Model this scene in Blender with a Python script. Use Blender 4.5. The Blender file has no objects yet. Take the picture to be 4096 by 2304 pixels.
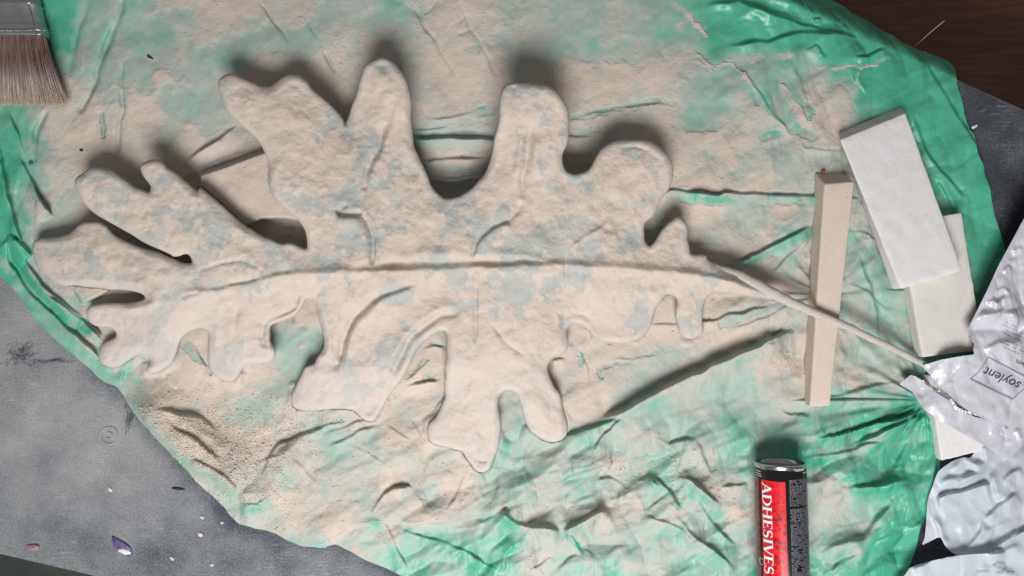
import bpy, bmesh, math, random
import numpy as np
from mathutils import Vector, Matrix
random.seed(7)
S = bpy.context.scene
COL = S.collection
# ------------------------------------------------------------------ camera
D = 0.93                      # camera height above the worktop (m)
F = 2976.0                    # focal length in photograph pixels
CX, CY = 2048.0, 1152.0
cam = bpy.data.cameras.new('camera'); co = bpy.data.objects.new('camera', cam); COL.objects.link(co)
co.location = (0, 0, D); cam.sensor_width = 36.0; cam.lens = 36.0*F/4096.0
cam.clip_start = 0.01; cam.clip_end = 50
S.camera = co
# ------------------------------------------------------------------ light
w = bpy.data.worlds.new('World'); S.world = w; w.use_nodes = True
bg = w.node_tree.nodes['Background']; bg.inputs[0].default_value = (0.95, 0.93, 0.92, 1); bg.inputs[1].default_value = 0.19
la = bpy.data.lights.new('window_light', 'AREA'); la.shape = 'RECTANGLE'; la.size = 0.80; la.size_y = 0.66
la.energy = 41.5; la.color = (1.0, 0.985, 0.985)
lo = bpy.data.objects.new('window_light', la); COL.objects.link(lo)
lo.location = (-0.04, -1.06, 1.38)
lo.rotation_euler = (Vector((0.0, 0.02, 0.0)) - lo.location).to_track_quat('-Z', 'Y').to_euler()
S.view_settings.view_transform = 'Standard'; S.view_settings.look = 'None'
S.view_settings.exposure = 0.0; S.view_settings.gamma = 1.0

# ------------------------------------------------------------------ helpers
Z = dict(A=(0,0,.5521), B=(1300,0,.5521), C=(2696,0,.5521), D=(0,750,.5521), E=(1300,750,.5521), F=(2696,750,.5521),
         G=(0,1504,.5521), H=(1300,1504,.5521), I=(2696,1504,.5521), V=(0,0,1.590), S=(0,0,1.0),
         a=(300,1100,.3450), b=(900,1150,.4142), c=(800,500,.4141), d=(2200,1050,.3451), e=(500,1550,.3795),
         f=(2000,1700,.4168), r=(3496,1600,.4858), s=(3696,850,.4141), l=(0,400,.4831), k=(3100,600,.4831),
         p=(0,0,.3036), t=(2900,1780,.3617), u=(3596,1200,.3451))
def P(z, s):
    ox, oy, m = Z[z]
    v = [float(q) for q in s.replace(',', ' ').split()]
    return [(ox+v[i]*m, oy+v[i+1]*m) for i in range(0, len(v), 2)]
def U(px, py, z):             # photograph direction + height -> place in the world
    k = (D - z)/F
    return (px-CX)*k, -(py-CY)*k, z
def hsh(ix, iy, seed):
    h = (ix.astype(np.int64)*374761393 + iy.astype(np.int64)*668265263 + seed*1442695041) & 0xffffffff
    h = ((h ^ (h >> 13))*1274126177) & 0xffffffff
    h = ((h ^ (h >> 15))*2246822519) & 0xffffffff
    return ((h ^ (h >> 16)) & 0xffffff)/float(0xffffff)
def vn(x, y, cell, seed=0):
    u, v = x/cell, y/cell
    iu, iv = np.floor(u), np.floor(v); fu, fv = u-iu, v-iv
    fu = fu*fu*fu*(fu*(fu*6-15)+10); fv = fv*fv*fv*(fv*(fv*6-15)+10)
    a, b = hsh(iu, iv, seed), hsh(iu+1, iv, seed); c, d = hsh(iu, iv+1, seed), hsh(iu+1, iv+1, seed)
    return (a*(1-fu)+b*fu)*(1-fv) + (c*(1-fu)+d*fu)*fv
def fbm(x, y, cell, seed=0, octv=4, g=.5):
    s = 0; a = 1; t = 0
    for i in range(octv):
        s = s + a*vn(x*(.8)+y*.6, y*.8-x*.6, cell, seed+i*17); t += a; a *= g; cell *= .49
        x, y = x*.8+y*.6, y*.8-x*.6
    return s/t
def facet(x, y, cell, seed=0, warp=.35):
    x = x + (vn(x, y, cell*1.3, seed+5)-.5)*cell*2*warp; y = y + (vn(x, y, cell*1.1, seed+9)-.5)*cell*2*warp
    u = (x + y*.577)/cell; v = (y*1.1547)/cell
    iu, iv = np.floor(u), np.floor(v); fu, fv = u-iu, v-iv
    h00, h11 = hsh(iu, iv, seed), hsh(iu+1, iv+1, seed); h10, h01 = hsh(iu+1, iv, seed), hsh(iu, iv+1, seed)
    lo_ = h00*(1-fu-fv) + h10*fu + h01*fv
    hi = h11*(fu+fv-1) + h10*(1-fv) + h01*(1-fu)
    return np.where(fu+fv < 1, lo_, hi)
def sst(a, b, x):
    t = np.clip((x-a)/(b-a), 0, 1); return t*t*(3-2*t)
def near(px, py, pts, closed=False):
    """distance, signed side (+ = left of travel as seen in the photo), arclength fraction, nearest point"""
    pts = np.array(pts, float)
    if closed: pts = np.vstack([pts, pts[:1]])
    best = np.full(px.shape, 1e18); sg = np.zeros(px.shape); tt = np.zeros(px.shape); nx = np.zeros(px.shape); ny = np.zeros(px.shape)
    L = np.hypot(*(pts[1:]-pts[:-1]).T); cum = np.concatenate([[0], np.cumsum(L)])
    for i in range(len(pts)-1):
        if L[i] < 1e-6: continue
        ax, ay = pts[i]; dx, dy = pts[i+1]-pts[i]
        t = np.clip(((px-ax)*dx+(py-ay)*dy)/(L[i]**2), 0, 1)
        qx, qy = ax+t*dx, ay+t*dy
        d2 = (px-qx)**2+(py-qy)**2
        m = d2 < best
        best = np.where(m, d2, best); sg = np.where(m, -(dx*(py-ay)-dy*(px-ax)), sg)
        tt = np.where(m, (cum[i]+t*L[i])/cum[-1], tt); nx = np.where(m, qx, nx); ny = np.where(m, qy, ny)
    return np.sqrt(best), np.sign(sg), tt, nx, ny
def inside(px, py, poly):
    r = np.zeros(px.shape, bool); n = len(poly)
    for i in range(n):
        x1, y1 = poly[i]; x2, y2 = poly[(i+1) % n]
        if y1 == y2: continue
        c = ((y1 > py) != (y2 > py)) & (px < (x2-x1)*(py-y1)/(y2-y1)+x1)
        r ^= c
    return r
def creases(px, py, lst, sharp=False):
    """sum of folds: (points, amp mm, front width px, back width px[, taper]); the steep back lies left of travel"""
    h = np.zeros(px.shape)
    for cr in lst:
        pts, amp, wf, wb = cr[:4]; tp = cr[4] if len(cr) > 4 else .25
        a = np.array(pts); R = max(wf, wb)*2.6
        m = (px > a[:,0].min()-R) & (px < a[:,0].max()+R) & (py > a[:,1].min()-R) & (py < a[:,1].max()+R)
        if not m.any(): continue
        x, y = px[m], py[m]
        j_ = 13 if sharp else 7
        x = x + (vn(x, y, 55, 3)-.5)*j_; y = y + (vn(x, y, 55, 4)-.5)*j_
        d, s, t, _, _ = near(x, y, pts)
        tap = sst(0, tp, t)*sst(0, tp, 1-t) if tp > 0 else 1
        if sharp and amp > 2.2:
            e_ = max(5.0, wb*.32); bk = 1.28*np.exp(-(d/e_)**2) - .28*np.exp(-(d/(wb*1.8))**2)
        else: bk = np.exp(-(d/wb)**2*1.2)
        pr = np.where(s > 0, bk, np.exp(-(d/wf)**1.35))
        if sharp: tap = tap*(.72-.22*sst(1750, 2000, y))*(.35+1.2*vn(x, y, 85, 8)) if abs(amp) < 18 else tap*.85
        h[m] += amp*.001*tap*pr
    return h
def smooth(pts, n=2):
    for _ in range(n):
        q = []
        for i in range(len(pts)):
            a, b = pts[i], pts[(i+1) % len(pts)]
            q += [(a[0]*.8+b[0]*.2, a[1]*.8+b[1]*.2), (a[0]*.2+b[0]*.8, a[1]*.2+b[1]*.8)]
        pts = q
    return pts
def dense(pts, step):
    r = [pts[0]]
    for a, b_ in zip(pts[:-1], pts[1:]):
        n = max(1, int(math.hypot(b_[0]-a[0], b_[1]-a[1])/step))
        r += [(a[0]+(b_[0]-a[0])*k/n, a[1]+(b_[1]-a[1])*k/n) for k in range(1, n+1)]
    return r
def grid(poly, sp):
    """vertices and quads filling poly (photo pixels), outer vertices moved on to the outline"""
    a = np.array(poly); x0, y0 = a.min(0)-sp*2; x1, y1 = a.max(0)+sp*2
    xs = np.arange(x0, x1, sp); ys = np.arange(y0, y1, sp)
    X, Y = np.meshgrid(xs, ys); ins = inside(X, Y, poly)
    q = ins[:-1,:-1] | ins[1:,:-1] | ins[:-1,1:] | ins[1:,1:]
    need = np.zeros(X.shape, bool)
    need[:-1,:-1] |= q; need[1:,:-1] |= q; need[:-1,1:] |= q; need[1:,1:] |= q
    out = need & ~ins
    _, _, _, nx, ny = near(X[out], Y[out], poly, True)
    X = X.copy(); Y = Y.copy(); X[out] = nx; Y[out] = ny
    idx = -np.ones(X.shape, int); idx[need] = np.arange(need.sum())
    f = np.stack([idx[:-1,:-1][q], idx[1:,:-1][q], idx[1:,1:][q], idx[:-1,1:][q]], 1)
    return X[need], Y[need], f, out[need]
def mesh_np(name, V, Fq, smoothf=True, attrs=None):
    me = bpy.data.meshes.new(name)
    me.vertices.add(len(V)); me.vertices.foreach_set('co', np.asarray(V, np.float32).ravel())
    n, k = Fq.shape
    me.loops.add(n*k); me.loops.foreach_set('vertex_index', Fq.astype(np.int32).ravel())
    me.polygons.add(n); me.polygons.foreach_set('loop_start', np.arange(0, n*k, k, dtype=np.int32))
    me.polygons.foreach_set('use_smooth', np.full(n, smoothf))
    me.update(calc_edges=True)
    for an, av in (attrs or {}).items():
        at = me.attributes.new(an, 'FLOAT', 'POINT'); at.data.foreach_set('value', np.asarray(av, np.float32))
    me.validate()
    return me
def put(name, me, mat, parent=None, at=None):
    """link one mesh object whose vertices are given in world space; its origin goes to `at` or follows its parent"""
    o = bpy.data.objects.new(name, me); COL.objects.link(o)
    if mat: me.materials.append(mat)
    if parent is not None:
        o.parent = parent; off = Vector(parent['_o']) if '_o' in parent else Vector((0, 0, 0))
        me.transform(Matrix.Translation(-off))
    elif at is not None:
        o.location = at; me.transform(Matrix.Translation(-Vector(at)))
        o['_o'] = tuple(at)
    if '_o' in (parent.keys() if parent is not None else ()): o['_o'] = tuple(parent['_o'])
    return o
def tag(o, label, cat=None, group=None, kind=None):
    if label: o['label'] = label
    if cat: o['category'] = cat
    if group: o['group'] = group
    if kind: o['kind'] = kind
    return o
def empty(name, loc, label, cat, group=None):
    o = bpy.data.objects.new(name, None); COL.objects.link(o); o.location = loc; o['_o'] = tuple(loc)
    o.empty_display_size = .02
    return tag(o, label, cat, group)
def bm_mesh(name, bm, sm=True):
    me = bpy.data.meshes.new(name); bm.normal_update()
    for f in bm.faces: f.smooth = sm
    bm.to_mesh(me); bm.free(); return me
# ------------------------------------------------------------------ materials
def mat(name):
    m = bpy.data.materials.new(name); m.use_nodes = True
    nt = m.node_tree; b = nt.nodes['Principled BSDF']
    return m, nt, b
def N(nt, t, **kw):
    n = nt.nodes.new(t)
    for k, v in kw.items():
        if k in n.inputs: n.inputs[k].default_value = v
        else: setattr(n, k, v)
    return n
def noise(nt, scale, detail=4, rough=.6, dist=0):
    tc = nt.nodes.get('TC') or N(nt, 'ShaderNodeTexCoord'); tc.name = 'TC'
    n = N(nt, 'ShaderNodeTexNoise', Scale=scale, Detail=detail, Roughness=rough, Distortion=dist)
    nt.links.new(tc.outputs['Object'], n.inputs['Vector']); return n.outputs['Fac']
def math_(nt, op, a, b=None, c=None, clamp=False):
    n = N(nt, 'ShaderNodeMath', operation=op, use_clamp=clamp)
    for i, v in enumerate((a, b, c)):
        if v is None: continue
        if isinstance(v, (int, float)): n.inputs[i].default_value = v
        else: nt.links.new(v, n.inputs[i])
    return n.outputs[0]
def ramp(nt, fac, stops, interp='LINEAR'):
    r = N(nt, 'ShaderNodeValToRGB'); r.color_ramp.interpolation = interp
    e = r.color_ramp.elements
    while len(e) < len(stops): e.new(.5)
    for el, (p, c) in zip(e, stops):
        el.position = p; el.color = (*c, 1) if len(c) == 3 else c
    nt.links.new(fac, r.inputs[0]); return r.outputs[0]
def mixc(nt, fac, a, b, bt='MIX'):
    n = N(nt, 'ShaderNodeMix', data_type='RGBA', blend_type=bt)
    for s, v in (('Factor', fac), ('A', a), ('B', b)):
        i = [q for q in n.inputs if q.name == s and (q.type == ('VALUE' if s == 'Factor' else 'RGBA'))][0]
        if isinstance(v, (int, float)): i.default_value = v
        elif isinstance(v, tuple): i.default_value = (*v, 1)
        else: nt.links.new(v, i)
    return [q for q in n.outputs if q.type == 'RGBA'][0]
def attr(nt, name):
    n = N(nt, 'ShaderNodeAttribute', attribute_name=name); return n.outputs['Fac']
def bump(nt, b, h, dist=.001, strength=1.0, prev=None):
    n = N(nt, 'ShaderNodeBump', Distance=dist, Strength=strength); nt.links.new(h, n.inputs['Height'])
    if prev is not None: nt.links.new(prev, n.inputs['Normal'])
    nt.links.new(n.outputs[0], b.inputs['Normal']); return n.outputs[0]
PEACH = (0.575, 0.483, 0.405); PEACH2 = (0.53, 0.47, 0.405)
def crinkle(nt, scales, slope, mask=None):
    """sharp creases between flat facets of thin film, as relief in metres"""
    tc = nt.nodes.get('TC') or N(nt, 'ShaderNodeTexCoord'); tc.name = 'TC'
    nz = N(nt, 'ShaderNodeTexNoise', Scale=9.0, Detail=2); nt.links.new(tc.outputs['Object'], nz.inputs['Vector'])
    wv = N(nt, 'ShaderNodeVectorMath', operation='MULTIPLY_ADD'); nt.links.new(nz.outputs['Color'], wv.inputs[0]); wv.inputs[1].default_value = (.06, .06, .06); nt.links.new(tc.outputs['Object'], wv.inputs[2])
    out = None
    for i, (sc, am) in enumerate(scales):
        mp = N(nt, 'ShaderNodeMapping'); mp.inputs['Rotation'].default_value = (0, 0, .5+i*1.1); mp.inputs['Scale'].default_value = (1, .55, 1); nt.links.new(wv.outputs[0], mp.inputs[0])
        v = N(nt, 'ShaderNodeTexVoronoi', feature='DISTANCE_TO_EDGE', Scale=sc, voronoi_dimensions='2D'); nt.links.new(mp.outputs[0], v.inputs['Vector'])
        h = math_(nt, 'MULTIPLY', math_(nt, 'MINIMUM', v.outputs['Distance'], .22), slope*am/sc)
        out = h if out is None else math_(nt, 'ADD', out, h)
    if mask is not None: out = math_(nt, 'MULTIPLY', out, mask)
    return out
def dusty_sheet(name, clean, mint, greyish):
    m, nt, b = mat(name)
    d = attr(nt, 'dust')
    n1 = noise(nt, 130, 6, .68); n2 = noise(nt, 420, 4, .7)
    dd = math_(nt, 'ADD', d, math_(nt, 'MULTIPLY', math_(nt, 'SUBTRACT', n1, .5), .16))
    dd = math_(nt, 'ADD', dd, math_(nt, 'MULTIPLY', math_(nt, 'SUBTRACT', n2, .5), .12), clamp=True)
    c = ramp(nt, dd, [(0, clean), (.06, clean), (.17, tuple(.5*(p+q) for p, q in zip(clean, mint))), (.30, mint), (.46, greyish), (.66, (.46, .465, .415)), (.84, PEACH2), (1, PEACH)])
    nt.links.new(c, b.inputs['Base Color'])
    nt.links.new(math_(nt, 'MULTIPLY_ADD', dd, .62, .33, clamp=True), b.inputs['Roughness'])
    g = noise(nt, 480, 5, .75); g2 = noise(nt, 95, 5, .6)
    hh = math_(nt, 'ADD', math_(nt, 'MULTIPLY', g, .8), math_(nt, 'MULTIPLY', g2, 1.2))
    hh = math_(nt, 'MULTIPLY', hh, math_(nt, 'MULTIPLY_ADD', sstn(nt, dd, .45, .85), .9, .06))
    n0 = bump(nt, b, crinkle(nt, ((12, 1.0), (29, .8), (66, .4)), .24, attr(nt, 'crump')), 1.0, 1.0)
    n_ = bump(nt, b, hh, .0016, .75, n0)
    bump(nt, b, dd, .0006, .6, n_)
    tr = N(nt, 'ShaderNodeBsdfTranslucent'); nt.links.new(c, tr.inputs[0])
    mx = N(nt, 'ShaderNodeMixShader'); nt.links.new(math_(nt, 'MULTIPLY_ADD', dd, -.24, .24, clamp=True), mx.inputs[0])
    nt.links.new(b.outputs[0], mx.inputs[1]); nt.links.new(tr.outputs[0], mx.inputs[2])
    nt.links.new(mx.outputs[0], nt.nodes['Material Output'].inputs['Surface'])
    return m
def sstn(nt, x, a, b_):
    n = N(nt, 'ShaderNodeMapRange', interpolation_type='SMOOTHSTEP'); n.inputs['From Min'].default_value = a; n.inputs['From Max'].default_value = b_
    nt.links.new(x, n.inputs['Value']); return n.outputs[0]
M_TARP = dusty_sheet('dusty_green_plastic', (.085, .470, .300), (.265, .475, .385), (.375, .450, .395))
def leaf_mat():
    m, nt, b = mat('dusty_leaf_coat')
    pa = math_(nt, 'ADD', attr(nt, 'patch'), math_(nt, 'MULTIPLY', math_(nt, 'SUBTRACT', noise(nt, 200, 5, .65), .5), .50))
    pa = sstn(nt, pa, .32, .66)
    grey = ramp(nt, noise(nt, 60, 4), [(.3, (.36, .375, .352)), (.7, (.44, .44, .41))])
    pe = ramp(nt, noise(nt, 55, 7, .7), [(.3, (.505, .435, .370)), (.7, (.595, .505, .425))])
    c = mixc(nt, pa, grey, pe)
    hz = math_(nt, 'MULTIPLY_ADD', math_(nt, 'SUBTRACT', noise(nt, 50, 5), .5), .7, attr(nt, 'haze'), clamp=True)
    c = mixc(nt, hz, c, (.54, .495, .465))
    nt.links.new(c, b.inputs['Base Color']); b.inputs['Roughness'].default_value = .93; b.inputs['Specular IOR Level'].default_value = .2
    hh = math_(nt, 'ADD', math_(nt, 'MULTIPLY', pa, .22), math_(nt, 'ADD', math_(nt, 'MULTIPLY', noise(nt, 460, 5, .75), 1.0), noise(nt, 110, 6, .7)))
    bump(nt, b, hh, .0013, .75)
    return m
M_LEAF = leaf_mat()
def foam_mat(name, base, dustc, scale, pores, amount):
    m, nt, b = mat(name)
    n = noise(nt, 60, 5, .6)
    c = mixc(nt, math_(nt, 'MULTIPLY', sstn(nt, n, .35, .7), amount), base, dustc)
    po = noise(nt, scale, 3, .7)
    c = mixc(nt, math_(nt, 'MULTIPLY', sstn(nt, po, .66, .78), pores), c, tuple(q*.35 for q in base))
    nt.links.new(c, b.inputs['Base Color']); b.inputs['Roughness'].default_value = .95
    bump(nt, b, math_(nt, 'ADD', noise(nt, scale*1.3, 5, .8), math_(nt, 'MULTIPLY', sstn(nt, po, .6, .75), -1.0)), .0007, .6)
    return m
M_FOAMD = foam_mat('dust_covered_foam', (.58, .49, .42), (.62, .52, .44), 240, .8, .6)
M_FOAMW = foam_mat('white_foam', (.70, .68, .675), (.64, .62, .60), 360, .14, .6)
M_FOAMC = foam_mat('cream_foam', (.62, .60, .56), (.58, .55, .50), 380, .12, .6)
def plain(name, c, r=.5, metal=0, var=0, scale=80, bp=0, trans=0):
    m, nt, b = mat(name)
    b.inputs['Roughness'].default_value = r; b.inputs['Metallic'].default_value = metal
    if var:
        n = noise(nt, scale, 5)
        nt.links.new(ramp(nt, n, [(.25, tuple(q*(1-var) for q in c)), (.75, tuple(min(1, q*(1+var)) for q in c))]), b.inputs['Base Color'])
    else: b.inputs['Base Color'].default_value = (*c, 1)
    if bp: bump(nt, b, noise(nt, scale*3, 4), bp, .6)
    return m
def table_mat():
    m, nt, b = mat('dusty_grey_worktop')
    a = attr(nt, 'dust')
    n1 = noise(nt, 34, 7, .7, .3); n2 = noise(nt, 380, 5, .8, .3); n3 = noise(nt, 120, 4, .7, .8)
    d = math_(nt, 'ADD', a, math_(nt, 'MULTIPLY', math_(nt, 'SUBTRACT', n1, .5), .42))
    d = math_(nt, 'ADD', d, math_(nt, 'MULTIPLY', math_(nt, 'SUBTRACT', n2, .5), .95), clamp=True)
    c = ramp(nt, d, [(0, (.012, .014, .021)), (.28, (.052, .059, .073)), (.5, (.150, .162, .172)), (.8, (.270, .275, .282)), (1, (.37, .355, .345))])
    sp = math_(nt, 'MULTIPLY', sstn(nt, n3, .72, .80), .8)
    c = mixc(nt, sp, c, (.45, .42, .40))
    tc = nt.nodes['TC']; mp = N(nt, 'ShaderNodeMapping'); mp.inputs['Scale'].default_value = (40, 420, 40); mp.inputs['Rotation'].default_value = (0, 0, .25)
    nt.links.new(tc.outputs['Object'], mp.inputs[0]); sc_ = N(nt, 'ShaderNodeTexNoise', Scale=1.0, Detail=4, Roughness=.7); nt.links.new(mp.outputs[0], sc_.inputs[0])
    c = mixc(nt, math_(nt, 'MULTIPLY', sstn(nt, sc_.outputs[0], .58, .72), math_(nt, 'MULTIPLY', sstn(nt, noise(nt, 14, 4), .48, .62), .8)), c, (.03, .032, .05))
    c = mixc(nt, math_(nt, 'MULTIPLY', sstn(nt, noise(nt, 900, 2, .5), .66, .74), .6), c, (.45, .43, .42))
    c = mixc(nt, math_(nt, 'MULTIPLY', math_(nt, 'MULTIPLY', sstn(nt, sc_.outputs[0], .47, .36), sstn(nt, noise(nt, 19, 5, .7), .50, .66)), .5), c, (.40, .395, .39))
    nt.links.new(c, b.inputs['Base Color']); b.inputs['Roughness'].default_value = .78
    bump(nt, b, math_(nt, 'ADD', d, n2), .0007, .7)
    return m
M_TABLE = table_mat()
M_DARK = plain('dark_lower_board', (.022, .028, .024), .8, 0, .4, 30, .0005)
def wood():
    m, nt, b = mat('dark_brown_wood')
    tc = N(nt, 'ShaderNodeTexCoord'); mp = N(nt, 'ShaderNodeMapping'); mp.inputs['Scale'].default_value = (3, 26, 3); mp.inputs['Rotation'].default_value = (0, 0, -.45)
    nt.links.new(tc.outputs['Object'], mp.inputs[0])
    n = N(nt, 'ShaderNodeTexNoise', Scale=3, Detail=6, Roughness=.6, Distortion=.6); nt.links.new(mp.outputs[0], n.inputs[0])
    nt.links.new(ramp(nt, n.outputs[0], [(.25, (.06, .026, .016)), (.55, (.14, .055, .030)), (.8, (.24, .10, .050))]), b.inputs['Base Color'])
    b.inputs['Roughness'].default_value = .45
    return m
M_WOOD = wood()
M_SILVER = plain('brushed_metal', (.40, .42, .44), .33, .85, .15, 90, .0003)
M_RIM = plain('can_rim_metal', (.50, .49, .48), .22, 1.0)
M_BLACK = plain('black_print', (.008, .008, .010), .25)
def red_mat():
    m, nt, b = mat('red_floral_print')
    d = math_(nt, 'ADD', math_(nt, 'MULTIPLY', noise(nt, 75, 2, .5, 2.5), .6), math_(nt, 'MULTIPLY', noise(nt, 190, 4, .6, 2.), .5))
    nt.links.new(ramp(nt, d, [(.35, (.10, .006, .008)), (.47, (.30, .008, .012)), (.53, (.60, .010, .016)), (.75, (.78, .016, .022))]), b.inputs['Base Color'])
    b.inputs['Roughness'].default_value = .25; return m
M_RED = red_mat()
M_DRED = plain('dull_red_print', (.22, .045, .04), .3, 0, .6, 110)
M_WHITEP = plain('white_print', (.80, .79, .80), .35)
M_GREYP = plain('grey_fine_print', (.32, .32, .36), .4)
M_INK = plain('dark_ink', (.045, .045, .075), .5)
M_INKL = plain('grey_ink', (.25, .25, .30), .5)
def poly_mat(name, c, rough, coat, sheer=.0, bs=40, crk=.2):
    m, nt, b = mat(name)
    nt.links.new(ramp(nt, noise(nt, 12, 4), [(.3, tuple(q*.94 for q in c)), (.7, c)]), b.inputs['Base Color'])
    b.inputs['Roughness'].default_value = rough; b.inputs['Coat Weight'].default_value = coat; b.inputs['Coat Roughness'].default_value = .06
    n_ = bump(nt, b, noise(nt, bs, 3, .45, .3), .0015, .2)
    bump(nt, b, crinkle(nt, ((11, 1.0), (27, .8), (60, .4)), crk), 1.0, 1.0, n_)
    if sheer:
        tr = N(nt, 'ShaderNodeBsdfTranslucent'); tr.inputs[0].default_value = (*c, 1)
        mx = N(nt, 'ShaderNodeMixShader'); mx.inputs[0].default_value = sheer
        nt.links.new(b.outputs[0], mx.inputs[1]); nt.links.new(tr.outputs[0], mx.inputs[2])
        nt.links.new(mx.outputs[0], nt.nodes['Material Output'].inputs['Surface'])
    return m
M_POUCH = poly_mat('white_pouch_film', (.56, .56, .61), .30, .6, 0, 55)
M_PBAG = poly_mat('bluish_white_polythene', (.62, .67, .73), .45, .1, .25, 30, .12)
M_FOIL = plain('torn_foil', (.62, .60, .60), .38, .7, .2, 200, .001)
M_BRIS = None
def bris():
    m, nt, b = mat('dusty_bristles')
    a = attr(nt, 'along'); v = attr(nt, 'tone')
    t = math_(nt, 'ADD', a, math_(nt, 'MULTIPLY', math_(nt, 'SUBTRACT', v, .5), .16))
    c = ramp(nt, t, [(0, (.27, .19, .17)), (.35, (.20, .125, .10)), (.52, (.24, .18, .16)), (.68, (.42, .37, .36)), (.88, (.58, .49, .43)), (1, (.66, .54, .46))])
    c = mixc(nt, 1.0, c, ramp(nt, v, [(0, (.55, .55, .55)), (1, (1.25, 1.2, 1.15))]), 'MULTIPLY')
    nt.links.new(c, b.inputs['Base Color']); b.inputs['Roughness'].default_value = .6
    return m
M_BRIS = bris()
# ------------------------------------------------------------------ floor, worktop
def plane_poly(name, pts, z, m, thick=None, kind='structure', attrs_fn=None, sp=None):
    if sp:
        X, Y, f, o = grid(pts, sp); k = (D-z)/F
        V = np.stack([(X-CX)*k, -(Y-CY)*k, np.full(X.shape, z)], 1)
        me = mesh_np(name, V, f, True, attrs_fn(X, Y) if attrs_fn else None)
        o_ = put(name, me, m)
    else:
        bm = bmesh.new(); vs = [bm.verts.new(U(x, y, z)) for x, y in pts]; f = bm.faces.new(vs)
        if f.normal.z < 0: f.normal_flip()
        bmesh.ops.recalc_face_normals(bm, faces=bm.faces)
        if thick:
            r = bmesh.ops.extrude_face_region(bm, geom=bm.faces[:])
            bmesh.ops.translate(bm, vec=(0, 0, -thick), verts=[v for v in r['geom'] if isinstance(v, bmesh.types.BMVert)])
            bmesh.ops.recalc_face_normals(bm, faces=bm.faces)
        o_ = put(name, bm_mesh(name, bm, False), m)
    o_['kind'] = kind
    return o_
plane_poly('floor', [(-4000, -4000), (8000, -4000), (8000, 6000), (-4000, 6000)], -.42, M_WOOD)
TB = [(-800, -1768), (5000, 848), (5000, 3386), (-800, 2028)]
def tdust_tone(X, Y):
    d = .70 - .46*sst(2600, 4000, X) - .22*sst(1700, 2304, Y) + .10*sst(1500, 600, Y+X*.6)
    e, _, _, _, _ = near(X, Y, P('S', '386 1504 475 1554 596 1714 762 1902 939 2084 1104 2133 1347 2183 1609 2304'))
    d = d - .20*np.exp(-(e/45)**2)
    d = d - .34*np.exp(-((X-4080)/70)**2-((Y-930)/130)**2) - .10*np.exp(-((X-3720)/120)**2-((Y-2200)/120)**2)  # darker beside the pouch and in the gap between the bags
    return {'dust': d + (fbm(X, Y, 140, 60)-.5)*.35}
def worktop_h(X, Y): return 0*X
tob = plane_poly('worktop', TB, 0.0, M_TABLE, sp=20, attrs_fn=tdust_tone)
bm = bmesh.new()
ring = [U(x, y, 0) for x, y in TB]
for i in range(4):
    a, b_ = ring[i], ring[(i+1) % 4]
    q = [bm.verts.new(a), bm.verts.new(b_), bm.verts.new((b_[0], b_[1], -.035)), bm.verts.new((a[0], a[1], -.035))]
    bm.faces.new(q)
eo = put('worktop_edge', bm_mesh('worktop_edge', bm, False), M_TABLE); eo['kind'] = 'structure'
plane_poly('lower_board', [(-900, 2000), (900, 2330), (900, 2900), (-900, 2900)], -.06, M_DARK, .03)
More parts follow.
